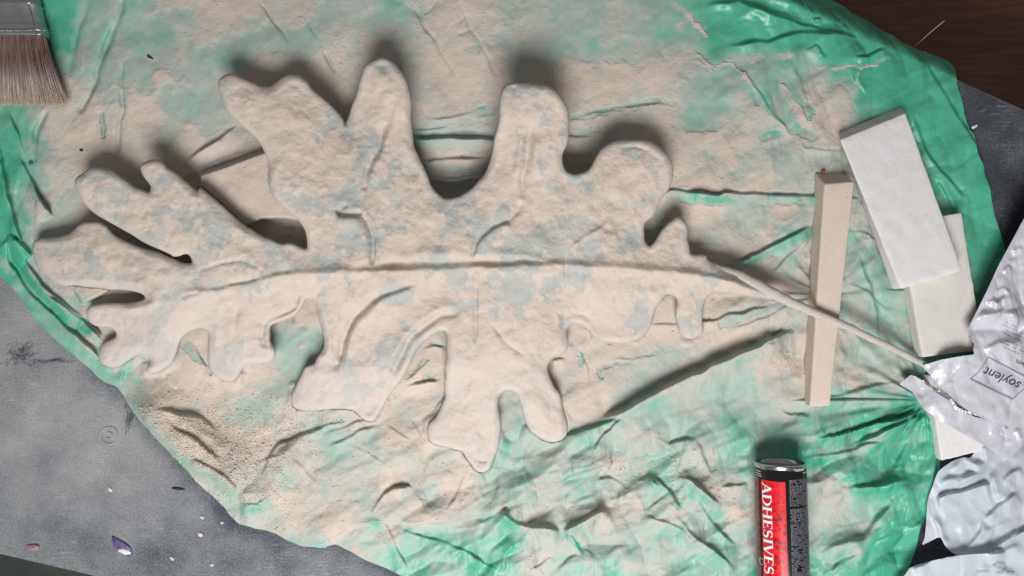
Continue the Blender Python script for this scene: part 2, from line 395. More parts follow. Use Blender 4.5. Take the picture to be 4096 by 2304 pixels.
# ------------------------------------------------------------------ outline of the leaf
LEAF = (P('D', '232 430 245 385 290 365 350 362 430 350 500 335 540 300 570 270 610 252 660 247 720 250 770 277 800 313 840 350 890 378 950 403 1020 433 1080 452 1130 464 1180 484 1230 508 1280 525 1320 545 1392 552 1386 515 1365 484 1338 482 1300 498 1262 502 1228 482 1170 455 1100 427 1030 392 960 345 900 312 830 272 770 238 700 200 640 150 590 95 560 40 545 -10')
 + P('A', '540 1310 558 1280 600 1255 640 1225 680 1208 740 1210 810 1230 860 1265 910 1300 950 1330 985 1358 1030 1372 1070 1390 1086 1385 1092 1345 1062 1310 1030 1265 1013 1210 1030 1185 1080 1160 1130 1152 1165 1160 1195 1185 1212 1215 1250 1235 1290 1262 1320 1290 1345 1312 1390 1350 1430 1385')
 + P('c', '0 600 80 660 200 760 330 880 440 975 500 1005 550 1042 620 1080 690 1100 750 1132 800 1145 860 1135 900 1142 960 1170 1030 1197 1036 1130 1022 1050 1000 990 960 930 920 888 860 842 800 792 740 735 700 685 672 620 652 540 660 470 672 400 652 330 625 268 590 190 540 128 470 60 390 0')
 + P('A', '1640 805 1600 700 1578 620 1590 570 1640 535 1700 535 1760 565 1830 595 1900 625 1960 625 2000 595 2050 550 2110 535 2180 550 2230 590 2260 640 2320 690 2380 740 2440 800 2490 860 2503 905')
 + P('B', '155 880 175 830 190 770 215 710 235 650 250 580 275 500 300 460 350 430 410 412 460 425 510 460 550 510 585 560 605 620 620 680 628 760 622 840 632 920 640 1000 645 1060 670 1110 690 1160 720 1210 745 1270 765 1330 790 1370 830 1410 865 1435 920 1434 980 1415 1030 1385 1070 1355 1110 1310 1150 1270 1175 1220 1200 1150 1215 1080 1225 1000 1245 930 1262 860 1262 780 1268 700 1280 650 1310 610 1380 595 1460 595 1540 600 1610 615 1670 650 1720 710 1760 780 1772 860 1770 930 1765 1010 1750 1060 1722 1110 1720 1160 1728 1200 1750 1240 1800 1262 1850 1255 1900 1235 1930 1200 1950 1160 1970 1120 2000 1075 2050 1040 2110 1015 2190 1008 2280 1010 2350 1020 2420 1055 2480 1110 2513 1170 2525 1240 2520 1300 2500 1362')
 + P('E', '2450 62 2420 110 2400 170 2370 215 2320 250 2312 290 2315 380 2348 422 2385 392 2410 350 2440 300 2490 250 2536 212')
 + P('F', '35 208 60 225 90 255 105 300 98 370 110 420 120 480 160 485 200 480 235 492 245 522 290 545 350 575 400 590 450 602 500 640 560 680 640 722 720 762 735 800 700 815 620 800 520 785 430 770 350 762 290 760 258 775')
 + P('d', '1800 440 1775 520 1770 600 1765 680 1785 760 1775 815 1735 855 1650 888 1565 880 1520 845 1490 790 1470 700 1450 620 1455 530 1475 465 1465 412 1405 372 1352 366 1312 408 1270 480 1230 530 1205 620 1185 700 1140 780 1090 850 1000 900 900 930 780 935 680 922 580 900 505 878 470 830 430 770 380 730 300 707 235 730 192 780 200 840 215 900 215 970 190 1020 130 1065 60 1090 12 1125')
 + P('E', '1612 1290 1620 1350 1650 1420')
 + P('H', '1640 30 1662 78 1695 112 1715 170 1725 240 1750 310 1760 370 1755 420 1730 455 1690 475 1640 482 1580 465 1530 430 1490 400 1460 350 1440 300 1420 220 1402 160 1385 125 1350 105 1310 102 1275 125 1258 160 1255 220 1265 280 1275 350 1270 420 1265 480 1250 540 1225 600 1205 660 1170 693 1120 700 1085 680 1060 645 1020 590 990 545 930 530 870 512 800 500 755 470 735 410 745 350 770 320 805 290 830 240 850 190 872 145 865 90 868 20')
 + P('E', '875 1380 868 1300 885 1220 880 1140 885 1070 870 1038 830 1035 790 1060 740 1100 690 1145 660 1190 630 1260 600 1320 560 1390')
 + P('b', '1580 1050 1540 1140 1490 1222 1450 1285 1400 1297 1340 1277 1290 1235 1240 1185 1150 1172 1000 1175 850 1195 780 1192 700 1180 655 1148 635 1095 640 1040 662 990 690 930 715 880 745 820 770 767 820 745 865 733 890 670 930 620 955 570 960 480 935 420 915 340 895 270 890 210 870 150 838 108 803 103 775 140 740 200 700 250 640 290 570 320 500 337 445 362 436 410 440 450 435 500 455 550 483 590 490 640 475 682 440 715 380 732 300 737 217 739')
 + P('a', '1950 1075 1915 1140 1870 1212 1810 1240 1720 1225 1650 1190 1590 1135 1545 1060 1535 980 1540 880 1545 780 1556 680 1530 640 1470 612 1400 627 1350 647 1290 682 1240 740 1210 800 1190 880 1162 960 1130 1022 1080 1062 1000 1110 930 1140 865 1143 825 1110 832 1060 870 1010 862 965 820 932 760 922 710 937 660 970 600 1010 560 1040 510 1065 440 1080 370 1065 310 1030 285 980 275 920 290 850 320 795 360 765 430 740 470 712 476 670 440 625 380 605 300 605 220 585 160 540 130 480 125 420 150 375 200 347 330 327 450 322 600 326 700 310 790 290 815 250 760 210 660 185 520 168 400 173 300 152 150 140 0 118')
 + P('D', '500 712 440 708 400 690 340 640 290 600 260 560 240 500'))
LIFT = [(920,300,.050),(1180,330,.048),(1400,500,.042),(1530,260,.058),(1550,700,.046),(1980,780,.050),(2100,350,.078),(2150,600,.064),
 (2150,800,.05),(2580,600,.047),(2600,900,.040),(2700,900,.036),(2850,1120,.034),(370,700,.042),(640,660,.048),(180,970,.024),(400,1000,.034),
 (700,950,.044),(1000,1000,.048),(1230,980,.048),(1100,780,.050),(1500,1080,.047),(2000,1080,.048),(2500,1080,.042),(700,1180,.042),
 (400,1280,.024),(450,1460,.012),(740,1450,.020),(660,1500,.010),(900,1550,.010),(950,1320,.030),(1150,1300,.034),(1180,1600,.010),(1440,1680,.009),
 (1300,1420,.030),(1560,1400,.036),(1780,1350,.038),(1780,1680,.013),(1900,1860,.009),(2230,1740,.011),(2060,1550,.028),(2000,1300,.038),
 (2300,1350,.024),(2500,1360,.016),(2780,1370,.012),(2740,1200,.030),(3000,1150,.033)]
def lift(X, Y):
    w = 0; s = 0
    for x, y, z in LIFT:
        g = np.exp(-((X-x)**2+(Y-y)**2)/(2*105.0**2)) + 1e-9/(1+((X-x)**2+(Y-y)**2)/1e4)**3
        w = w+g; s = s+g*z
    return s/w
TH = .0075
# ------------------------------------------------------------------ green bag
TARP = ([(-260,-220),(3060,-220),(3150,-120)] + P('S', '3320 0 3469 83 3560 135 3651 188 3720 214 3789 243 3807 262 3817 287 3832 350 3850 409 3911 607 3960 750 3982 860 4021 993 4040 1080 3990 1300 3850 1450 3770 1580 3758 1690 3765 1770 3763 1835 3745 1918 3720 2030 3690 2110 3662 2194 3640 2270 3600 2350 3560 2440 1900 2460 1700 2360 1609 2304 1532 2271 1466 2244 1399 2208 1347 2183 1314 2190 1270 2193 1215 2183 1148 2161 1104 2133 1038 2117 961 2098 939 2084 883 2023 845 1979 801 1946 762 1902 718 1857 651 1780 596 1714 552 1670 497 1587 475 1554 431 1537 386 1504 353 1473 309 1434 248 1385 193 1330 138 1274 83 1192 33 1136 0 1103 -80 980 -260 850'))
ROWS = """11124 36678 76666 35777 65445 43210 00000 00000 0
11144 54566 54577 77776 65435 42411 10000 00000 0
11355 56544 77777 87888 67655 57733 33210 00000 0
11875 78547 88888 77888 68999 48445 33641 00000 0
24876 88557 77777 78877 78877 57456 53782 10000 0
14787 76888 77777 75666 66666 98528 57883 11000 0
13788 77889 99999 88888 88888 99885 54554 32110 0
13777 89999 99999 98878 88888 99898 87666 32110 0
16788 89999 99999 98778 88888 85996 68766 53211 1
06788 89999 98888 88888 88888 87868 85556 42111 0
05678 88888 99888 88888 88888 88888 64874 36421 0
04699 99988 88888 88888 88888 88889 78854 46421 0
02477 77788 99998 88888 88888 88975 76745 54321 0
01368 88888 83998 88958 88899 99889 66986 44221 0
00147 89899 84388 88988 88898 66676 78865 44211 0
00024 58998 65488 99888 65898 67565 67868 63211 0
00015 89886 67688 98885 55986 54554 57543 32110 0
00003 88898 98655 99998 45545 67563 44554 43221 0
00000 04898 88756 67795 55667 55764 42243 21110 0
00000 00588 87766 97697 66546 74597 56653 21100 0
00000 00045 68887 89987 66678 88559 55675 32100 0
00000 00005 75894 83354 26557 74656 55563 11000 0
00000 00000 05558 42223 57564 77445 45352 10000 0"""
CT = np.array([[int(c) for c in r.replace(' ', '')] for r in ROWS.split('\n')], float)
CT = np.pad(CT, 3, mode='edge')
def ctrl(X, Y):
    u = np.clip((X-50)/100+3, 0, CT.shape[1]-1.001); v = np.clip((Y-50)/100+3, 0, CT.shape[0]-1.001)
    iu, iv = np.floor(u).astype(int), np.floor(v).astype(int); fu, fv = sst(0, 1, u-iu), sst(0, 1, v-iv)
    return ((CT[iv, iu]*(1-fu)+CT[iv, iu+1]*fu)*(1-fv)+(CT[iv+1, iu]*(1-fu)+CT[iv+1, iu+1]*fu)*fv)/9
# clean or dusty streaks: points, half width, dust value
STROKES = [(P('F','0 70 400 85 1040 85'),24,.22),(P('k','0 800 180 720 320 650'),14,.2),(P('F','400 590 650 500 1000 320'),16,.24),
 (P('k','640 400 700 420'),14,.25),(P('F','1240 330 1400 470 1480 700 1500 950'),26,.3),(P('k','600 780 720 980 800 1200 850 1400'),30,.36),
 (P('F','340 1000 520 930 760 835'),14,.38),(P('F','560 1150 750 1080 860 1030'),10,.3),
 (P('H','1750 440 2140 310 2536 120'),9,.34),(P('H','2160 340 2536 230'),14,.46),
 (P('d','1310 420 1400 400'),18,.42),(P('d','260 950 330 1060 370 1180'),10,.42),(P('d','560 1230 600 1330'),8,.45),(P('d','650 1200 800 1180 950 1160'),10,.48),
 (P('E','780 1135 870 1160'),10,.5),(P('E','600 1380 680 1310 740 1260'),8,.5),(P('E','720 1370 870 1340'),12,.5),
 (P('b','600 320 640 500 680 700 660 850'),32,.42),(P('b','760 450 900 500 880 600'),38,.40),(P('b','700 760 660 900'),24,.46),
 (P('H','340 1040 460 1200 620 1449'),14,.30),(P('H','600 1140 900 1220 1150 1350 1290 1449'),26,.16),(P('H','640 1240 900 1420'),70,.36),
 (P('f','0 900 150 1010 200 1080'),26,.30),(P('f','180 1110 70 1230 40 1400'),12,.14),(P('f','620 1040 740 1150 800 1230'),12,.16),
 (P('f','700 560 840 560 830 700 720 690'),18,.36),(P('f','640 1330 740 1380 680 1440 600 1449'),36,.30),(P('f','1280 480 1500 660 1480 780'),44,.36),
 (P('f','1450 430 1600 560 1640 680 1740 800'),10,.10),(P('f','1180 1040 1280 1060 1180 1200'),26,.40),(P('f','1300 1270 1520 1280'),20,.42),
 (P('f','2130 900 2130 960'),10,.3),(P('f','2100 1080 2300 1250 2399 1449'),34,.26),
 (P('D','80 0 130 250 160 400'),24,.28),(P('D','40 200 120 600 260 800 420 930 600 1000'),34,.06),(P('D','0 520 120 700 330 950 600 1200 800 1400'),26,.30),
 (P('a','610 1000 560 1100 545 1250 560 1400'),24,.34),(P('a','650 1250 700 1350'),20,.42),(P('a','1260 800 1420 960 1560 1120'),12,.50),
 (P('a','760 960 840 1040'),16,.50),(P('e','30 100 300 420 560 720 900 1040 1100 1240'),26,.50),(P('e','560 720 900 960 1100 1150'),30,.50),
 (P('e','1200 1290 1350 1310 1500 1230'),22,.38),(P('C','600 600 760 850 900 940 1000 1000'),20,.20),(P('C','830 660 980 820'),20,.22),
 (P('C','640 990 740 970'),14,.20),(P('C','950 960 1010 1000'),24,.36),(P('C','350 500 480 560 540 640'),20,.34),(P('C','780 620 860 740 960 900'),16,.92),
 (P('C','700 840 830 970 860 1000'),6,.85),(P('C','560 640 600 760'),10,.2),(P('C','120 120 230 260'),9,.86),(P('C','0 20 110 110 30 200'),14,.66),
 (P('C','150 370 270 480 420 460 560 600'),8,.82),(P('C','1050 490 1280 480 1450 470 1540 410'),7,.72),(P('C','1210 640 1180 720 1030 920'),26,.76),
 (P('C','1340 520 1340 600'),7,.7),(P('C','400 440 830 400'),14,.62),(P('C','0 420 150 440 260 500'),9,.8),(P('C','0 1040 300 1010 420 1150'),34,.90),
 (P('B','410 60 560 120'),32,.32),(P('B','270 0 330 150'),9,.4),(P('B','1120 820 1240 780'),18,.42),(P('B','720 900 1240 890'),13,.52),(P('B','640 940 1210 960'),10,.5),
 (P('B','740 1215 1180 1240'),12,.40),(P('B','700 1130 1190 1140'),20,.92),(P('B','1120 340 1120 370'),8,.35),(P('B','1780 970 2000 940'),12,.42),
 (P('B','1800 520 2200 510 2400 600'),38,.92),(P('B','1780 860 2300 740 2536 740'),13,.46),(P('A','980 280 1020 380 1100 340'),18,.42),(P('A','1380 330 1400 420'),22,.42),
 (P('A','1220 690 1350 780 1600 790'),52,.45),(P('A','640 30 560 200 500 480'),34,.36),(P('A','460 0 440 300'),60,.06),(P('A','880 520 960 600 1050 620'),36,.42),(P('A','920 60 1060 30'),30,.28),
 (P('A','600 330 660 240 800 60'),22,.42),(P('A','740 830 755 980'),10,.5),(P('A','1860 300 2240 340'),30,.46),
 (P('I','900 300 1050 330 1100 430'),34,.22),(P('I','1050 450 1400 360 1760 250'),14,.16),(P('I','1300 760 1500 640 1750 740'),48,.14),
 (P('I','1280 1380 1500 1200 1800 950 1900 650'),52,.10),(P('I','1080 1420 1100 1449'),40,.25),(P('I','560 130 620 400'),40,.42),
 (P('I','1150 160 1500 110'),24,.30),(P('I','1000 560 1300 560 1500 430'),20,.44),(P('I','1050 760 1200 880 1150 960'),50,.66),(P('I','1150 1050 1400 1100 1300 1280'),34,.54),
 (P('I','0 840 150 900'),12,.3),(P('I','450 1430 600 1449'),30,.2)]
CR = [ # points, amp mm, front width, back width, taper
 (P('B','-300 1030 100 1010 640 1010 1210 1010 1770 990 2050 990'),13,38,20),(P('B','600 955 760 945 900 918'),3,14,6),(P('B','560 1180 1200 1150'),7,26,20),(P('B','620 1290 1240 1300'),6,22,10),
 (P('B','700 880 900 850 1100 800 1250 760'),2.5,20,8),(P('B','1780 870 2100 790 2500 740'),3,40,14),
 (P('A','1320 1190 1500 1070 1740 885'),9,46,10),(P('A','1240 1330 1400 1240 1850 1070'),3,12,6),
 (P('F','-150 40 0 30 300 50 700 60 1040 66 1330 85'),11,52,7,.12),(P('k','640 395 700 405'),4,30,5),
 (P('F','380 582 560 500 800 380 1020 268'),10,34,6,.15),(P('F','700 640 850 480 1020 330'),3,20,9),(P('k','230 930 300 830'),4,14,7),
 (P('F','-560 1700 -300 1600 0 1420 300 1290 560 1175 750 1085 860 1040'),24,85,40,.12),
 (P('H','1700 460 1900 385 2150 312'),10,40,12),(P('H','1945 555 2030 430 2160 312'),7,22,8,.2),
 (P('F','830 950 700 1070 560 1150'),5,26,9),(P('F','-250 1000 100 985 300 960 500 910 760 830'),6,28,10),(P('F','360 1060 660 950 930 800'),4,30,12),
 (P('F','1250 330 1350 330 1480 390'),4,20,8),(P('F','1300 420 1400 650 1470 900 1480 1200'),4,34,14),(P('F','1240 700 1400 760 1560 900'),3,24,10),(P('k','900 1160 1130 1160'),4,30,8),
 (P('I','1040 455 1250 415 1400 372 1600 330 1720 285 1835 215'),14,34,11,.15),(P('I','1290 520 1480 430 1620 370 1840 250'),9,30,12,.2),(P('I','920 610 1200 560 1500 480 1700 360'),6,34,20),
 (P('I','1650 460 1680 400 1840 260'),7,24,12),(P('I','1870 480 1850 380 1845 270'),6,18,10),(P('I','760 240 850 290 1000 300'),5,22,10),
 (P('I','1230 830 1500 790 1740 740'),9,60,22),(P('I','1000 1340 1150 1240 1380 1180 1500 1020 1700 830'),13,70,40),(P('I','1130 1449 1250 1330 1400 1290'),6,40,20),
 (P('I','1840 300 1890 600 1850 950 1750 1250'),7,40,40),(P('I','820 200 1200 140 1700 30'),7,60,16),
 (P('C','1760 370 1900 600 2050 850 2200 1050 2290 1400'),5,60,9),(P('C','1700 780 1850 1150 2000 1330 2150 1449'),7,26,14),(P('F','2150 450 2000 100 1900 -100'),6,24,20),
 (P('C','350 350 700 300 980 240 1230 250 1400 290'),11,70,26),(P('C','1300 420 1430 400 1545 345'),9,40,8),(P('C','940 380 1030 330 1110 430'),7,34,14),(P('C','1340 600 1300 520 1290 470'),5,20,12),
 (P('C','200 60 480 10 700 90 980 190'),9,40,30),(P('C','1000 150 1075 135'),8,20,8),(P('C','1400 690 1330 560 1320 480'),5,26,14),(P('C','480 470 560 590 720 830 900 1010'),3,14,8),
 (P('C','0 1370 100 1350'),3,10,6),(P('C','840 430 960 760 1010 920'),3,60,30),(P('C','900 1010 960 1080 1200 1090'),3,14,7),
 (P('A','900 -40 820 230 740 430 640 680 565 840'),-9,13,13,.06),(P('A','660 -40 600 130 520 380 480 600'),-4,24,16),(P('A','345 780 260 950 240 1200'),-9,10,10,.1),(P('A','870 440 890 700 862 1050 855 1150'),-5,10,10,.1),(P('A','730 800 760 1050'),-3.5,8,8,.1),
 (P('l','60 70 140 270 230 520'),6,30,7),(P('l','150 480 240 640 360 860 440 980'),12,50,8,.15),(P('l','130 570 150 660 120 800'),5,24,10),(P('l','0 350 60 800 180 1190'),9,34,12),
 (P('l','90 1120 180 1190 280 1290'),8,24,8),(P('D','0 360 120 620 260 830 430 960 620 1010'),-10,40,40),(P('D','90 350 200 560 300 700 420 810 620 960 760 1100'),7,30,9,.1),(P('D','300 750 480 880 640 1000 760 1100'),8,26,7),
 (P('D','0 260 70 560 240 800 400 950 620 1130 870 1420'),8,40,18),(P('a','0 450 120 580 240 700 340 800'),7,22,8),(P('a','580 1040 545 1180 520 1290'),9,26,6),(P('a','1180 1330 1090 1210 1060 1100'),5,22,9),(P('a','1270 730 1400 890 1540 1080 1600 1140'),5,20,5),
 (P('e','300 240 600 300 820 330 1000 500'),9,44,24),(P('e','400 350 640 520 900 700 1060 820'),8,40,24),
 (P('e','1430 920 1560 700 1640 600 1900 475 2108 430'),7,34,10,.1),(P('e','1750 730 1950 950 2108 1080'),2.5,14,7),(P('e','1560 840 1700 960 1960 1210'),2.5,14,7),(P('e','1190 1250 1400 1240 1560 1130'),6,30,10),
 (P('b','840 1240 1000 1170 1200 1160'),3,20,9),(P('b','780 1430 950 1350 1200 1300'),6,24,9),(P('b','900 1449 1200 1340 1400 1270'),5,26,12),
 (P('H','0 530 180 440 400 330'),5,26,10),(P('H','170 490 300 560 450 660'),3,12,6),(P('H','420 370 500 400 620 470'),2.5,12,6),
 (P('H','320 1010 430 855 500 812 650 800'),12,44,9),(P('H','370 980 450 950 460 900'),4,14,6),(P('H','890 1010 950 860 1045 650'),6,34,8),(P('H','600 300 680 420 690 520'),2.5,16,8),
 (P('H','560 90 700 60 865 20'),6,30,14),
 (P('H','1260 980 1400 1090 1600 1110 1720 1140'),16,44,34,.12),(P('H','1720 1140 1900 1040 2060 950'),17,50,26,.12),(P('H','1480 1100 1600 1220'),5,20,7),(P('H','1720 1140 1800 1180 1850 1290'),8,30,7),
 (P('H','480 1080 600 1140 900 1220 1130 1330 1290 1449'),7,60,16),(P('H','330 1020 440 1090 620 1449'),5,26,14),(P('H','1400 1200 1310 1290 1300 1449'),7,30,10),(P('H','1080 1030 1150 1060 1220 1010'),3,14,8),
 (P('f','930 545 1050 530 1130 560 1190 620 1240 740'),10,34,20,.1),(P('f','1120 560 1110 680'),4,14,8),(P('f','1440 460 1560 550 1640 680 1760 830'),12,38,10),(P('f','1300 560 1430 490 1560 600'),6,24,16),
 (P('f','1700 500 1850 560 1950 640 2130 790'),13,40,20),(P('f','1850 120 1940 230 1980 380 2010 470'),6,30,10),(P('f','1590 210 1700 180 1850 120'),7,34,12),(P('f','1690 870 1780 1000 1900 1110 2060 1200 2250 1430'),11,50,24),
 (P('f','1850 650 1960 860 2120 1030 2300 1200'),9,44,24),(P('f','620 820 640 700 700 560'),5,22,9),(P('f','1330 880 1560 920 1750 1010 1900 1180'),6,36,16),(P('f','2100 600 2300 580 2399 540'),7,40,30),
 (P('f','260 1410 440 1310 520 1250'),6,26,12),(P('f','560 1400 650 1300 760 1220'),6,30,12),(P('f','780 1180 870 1250 900 1320'),6,24,10),(P('f','1360 860 1500 760 1650 620'),5,40,20),
 (P('A','1860 -10 2050 230 2115 350'),-3.2,6,6),(P('A','2210 100 2330 330 2440 540'),-3,6,6),(P('B','0 370 90 540'),-3,6,6),(P('B','560 -10 690 130 890 450 1000 640'),-3,6,6),(P('B','620 -10 700 140'),-3,6,6),
 (P('B','960 -10 1070 220 1150 370 1290 615'),-3.4,7,7),(P('B','850 0 700 100'),-2.4,5,5),(P('B','960 260 1070 200'),-2.4,5,5),(P('B','970 210 1000 90'),-2.2,5,5),(P('B','900 210 1050 100'),-2.2,5,5),
 (P('B','780 640 880 740'),1.,8,4),(P('B','1330 230 1400 320'),1.,8,4),(P('A','640 780 900 730'),1.,12,5),(P('d','480 700 470 880 350 1030'),6,30,7,.2),(P('d','280 920 350 1040 430 1230 450 1449'),4,18,5),(P('d','520 1449 620 1330 540 1200'),3,14,5),(P('d','700 1140 900 1130 1300 1090'),2.5,16,6),(P('d','0 1150 200 1140'),4,20,10),
 (P('E','560 1449 700 1280 750 1240'),3,18,7),(P('E','700 1160 790 1145 880 1165'),5,26,8),
]
PLAT = [(P('c','0 480 250 395 610 262 1000 180 1400 700 1300 1000 1040 940 820 900 600 903 485 965 430 978 300 860 0 590'),.021,9),
        (P('a','-160 60 380 150 390 182 260 250 150 308 80 328 0 190'),.015,6)]
CRS = [(P('H','1240 960 1400 1090 1600 1120 1725 1150'), 13, 28, 70, .2), (P('H','1700 1150 1900 1045 2070 945'), 13, 28, 62, .2), (P('f','1690 500 1850 560 1950 640 2130 790'), 9, 40, 44, .2),
 (P('f','1690 870 1900 1110 2060 1200 2250 1430'), 10, 50, 56, .2), (P('I','1060 1449 1200 1260 1400 1190'), 10, 50, 60, .2), (P('I','1230 840 1500 800 1740 740'), 8, 50, 70, .2),
 (P('e','0 60 120 200 300 430 560 700 850 900 1060 1000 1190 1130 1195 1262'), 25, 30, 150, .22), (P('e','1190 1255 1400 1240 1560 1130 1700 850 1720 690 1650 600'), 13, 50, 80, .1),
 (P('e','500 330 700 420 900 560 1100 700'), 6, 60, 40, .2)]
STEPS = [(P('H','-150 1290 0 1190 200 1100 480 1050 620 1085 880 1075 1000 1040 1200 1000 1300 950 1420 900 1600 830 1780 720 1920 690 2000 660 2300 590 2536 560'), .0075, 110),
 (P('f','700 470 880 430 1100 380'), .004, 50), (P('e','1110 1180 1180 1060 1060 930 700 740'), .004, 40), (P('l','190 1190 150 1050 100 880 40 620 0 480'), .006, 60),
 (P('l','270 1290 180 1200 90 1110'), .006, 60), (P('C','460 0 700 90 980 190 1230 240'), -.006, 60)]
def tarp_h(X, Y):
    h = .0075 + creases(X, Y, CR, True) + creases(X, Y, CRS)
    for pts, a_, ln in STEPS:
        q_ = np.array(pts); m = (X > q_[:,0].min()-250) & (X < q_[:,0].max()+250) & (Y > q_[:,1].min()-250) & (Y < q_[:,1].max()+250)
        x, y = X[m], Y[m]; x = x + (vn(x, y, 50, 3)-.5)*8; y = y + (vn(x, y, 50, 4)-.5)*8
        d, sg, t, _, _ = near(x, y, pts)
        h[m] += a_*sst(-5, 5, d*sg)*np.exp(-(d/ln)**2)*sst(0, .06, t)*sst(0, .06, 1-t)
    for poly, a, wd in PLAT:
        m = (X > 0) & (X < 1500) & (Y > 500) & (Y < 1400)
        x, y = X[m], Y[m]
        d = near(x, y, poly, True)[0]; sg = np.where(inside(x, y, poly), 1, -1)*d
        h[m] += a*sst(-wd, wd*.7, sg)
    # general slackness and crumpling
    mR = sst(1400, 2000, X)*sst(1650, 1900, Y) + .35*sst(2500, 3200, X) + .35*sst(1300, 1700, Y)*sst(900, 1200, X)
    h += (fbm(X, Y, 260, 11, 3)-.5)*.008
    h += (facet(X, Y, 170, 21)-.5)*(.0022+.013*np.clip(mR, 0, 1))*sst(1000, 1500, X+Y*.6)
    h += (facet(X, Y, 84, 25, .18)-.5)*(.0010+.0085*np.clip(mR, 0, 1))
    h += (facet(X, Y, 40, 29, .15)-.5)*(.0004+.0026*np.clip(mR, 0, 1))
    h += (fbm(X, Y, 40, 31, 4)-.5)*.0014
    # stretch folds converging on the gathered point at the right
    for (gx, gy, rr, k, am) in ((3700, 1600, 520, 26, .0050), (3290, 1180, 420, 22, .0028)):
        dx, dy = X-gx, Y-gy; r = np.hypot(dx, dy); th = np.arctan2(dy, dx)
        w_ = np.exp(-(r/rr)**2)*sst(10, 90, r)
        h += am*w_*(vn(th*k/3.1416*40, r*.12, 40, 77)-.5)*2
    # hangs over the far edge of the worktop
    e = (320+(X-3830)*.451) - Y
    h -= .055*sst(0, 130, e) * 1.0 + .05*sst(40, 400, e)
    h = np.where(e < 0, np.maximum(h, .0015), h)
    # under the sculpture and the things lying on it the bag stays below them
    m = LEAFM(X, Y)
    b = (X > 330) & (X < 2960) & (Y > 1330) & (Y < 1960)
    cap_ = np.maximum(m[1]-TH-.002, .0015)
    if b.any():
        x, y = X[b], Y[b]; L_ = lift(x, y); i_ = m[0][b]
        d = near(x, y, LEAF, True)[0]; lw = 1-sst(.012, .022, L_)
        bank = (L_-.0012)*lw*np.exp(-(d/(26+30*vn(x, y, 60, 66)))**2)*(.75+.4*vn(x, y, 30, 67))
        h[b] = np.where(i_, h[b], np.maximum(h[b], np.minimum(bank, L_-.0008)))
        c2 = cap_[b]; e2 = L_-TH*np.sqrt(np.clip(1-(1-np.clip(d/30., 0, 1))**2, 0, 1))-.0012
        cap_[b] = np.where(i_, np.maximum(np.minimum(np.maximum(c2, e2), L_-.001), .0015), c2)
        h[b] = np.where(i_ & (d < 14), np.maximum(h[b], np.minimum(bank, cap_[b])), h[b])
    h = np.where(m[0], np.minimum(h, cap_), h)
    return h
_lp = smooth(LEAF, 1)
def LEAFM(X, Y):
    b = (X > 100) & (X < 3300) & (Y > 200) & (Y < 1950)
    i = np.zeros(X.shape, bool); l = np.ones(X.shape)
    i[b] = inside(X[b], Y[b], LEAF); l[i] = lift(X[i], Y[i])
    return i, l
def tarp_dust(X, Y):
    d = ctrl(X + (fbm(X, Y, 70, 41)-.5)*110, Y + (fbm(X, Y, 70, 43)-.5)*110)
    p = fbm(X, Y, 120, 51, 5, .55); p = sst(.40, .60, p)-.5
    q = fbm(X+Y*.3, Y, 55, 57, 4, .6); q = sst(.36, .64, q)-.5
    d = d - .085*sst(1450, 1750, Y)*(d < .96) - .03 - .14*np.exp(-((X-3280)/330)**2-((Y-1760)/230)**2)
    am = np.clip(1-np.abs(d-.62)*1.7, 0, 1)
    d = d + am*(.24*p+.13*q)
    wx, wy = X + (fbm(X, Y, 32, 45)-.5)*34, Y + (fbm(X, Y, 32, 47)-.5)*34
    for pts, w_, v in STROKES:
        a = np.array(pts); R = w_*2.2
        m = (wx > a[:,0].min()-R) & (wx < a[:,0].max()+R) & (wy > a[:,1].min()-R) & (wy < a[:,1].max()+R)
        if not m.any(): continue
        dd = near(wx[m], wy[m], pts)[0]
        k = (1-sst(w_*.55, w_*1.45, dd))*(.45+.55*sst(.35, .6, fbm(X[m], Y[m], 44, 61, 3)))
        d[m] = d[m]*(1-k) + (v+.10*q[m])*k
    return np.clip(d, 0, 1)
_tp = np.array(dense(smooth(TARP, 2)+[smooth(TARP, 2)[0]], 14.0))
_tp = _tp + np.stack([(fbm(_tp[:,0], _tp[:,1], 75, 301, 3)-.5)*20, (fbm(_tp[:,0], _tp[:,1], 75, 305, 3)-.5)*20], 1)
X, Y, f, o = grid([tuple(p) for p in _tp[:-1]], 5.0)
h = tarp_h(X, Y); kk = (D-h)/F
V = np.stack([(X-CX)*kk, -(Y-CY)*kk, h], 1)
slope = np.hypot(tarp_h(X+4, Y)-h, tarp_h(X, Y+4)-h)/(4*D/F)
td = tarp_dust(X, Y); td = np.clip(td - .15*sst(.35, 1.2, slope)*(.3+vn(X, Y, 24, 88)), 0, 1)
me = mesh_np('green_plastic_bag', V, f, True, {'dust': td, 'crump': np.clip(.22 + .75*sst(1350, 2100, X)*sst(1600, 1850, Y) + .45*sst(2700, 3300, X) + .3*sst(350, 100, X) + .25*sst(1500, 1900, Y), 0, 1)})
bag = put('green_plastic_bag', me, M_TARP, at=U(2048, 1152, 0))
tag(bag, 'green plastic bag spread over the grey worktop, creased and coated with beige sanding dust', 'plastic bag')
def tarp_at(px, py): return float(tarp_h(np.array([float(px)]), np.array([float(py)]))[0])
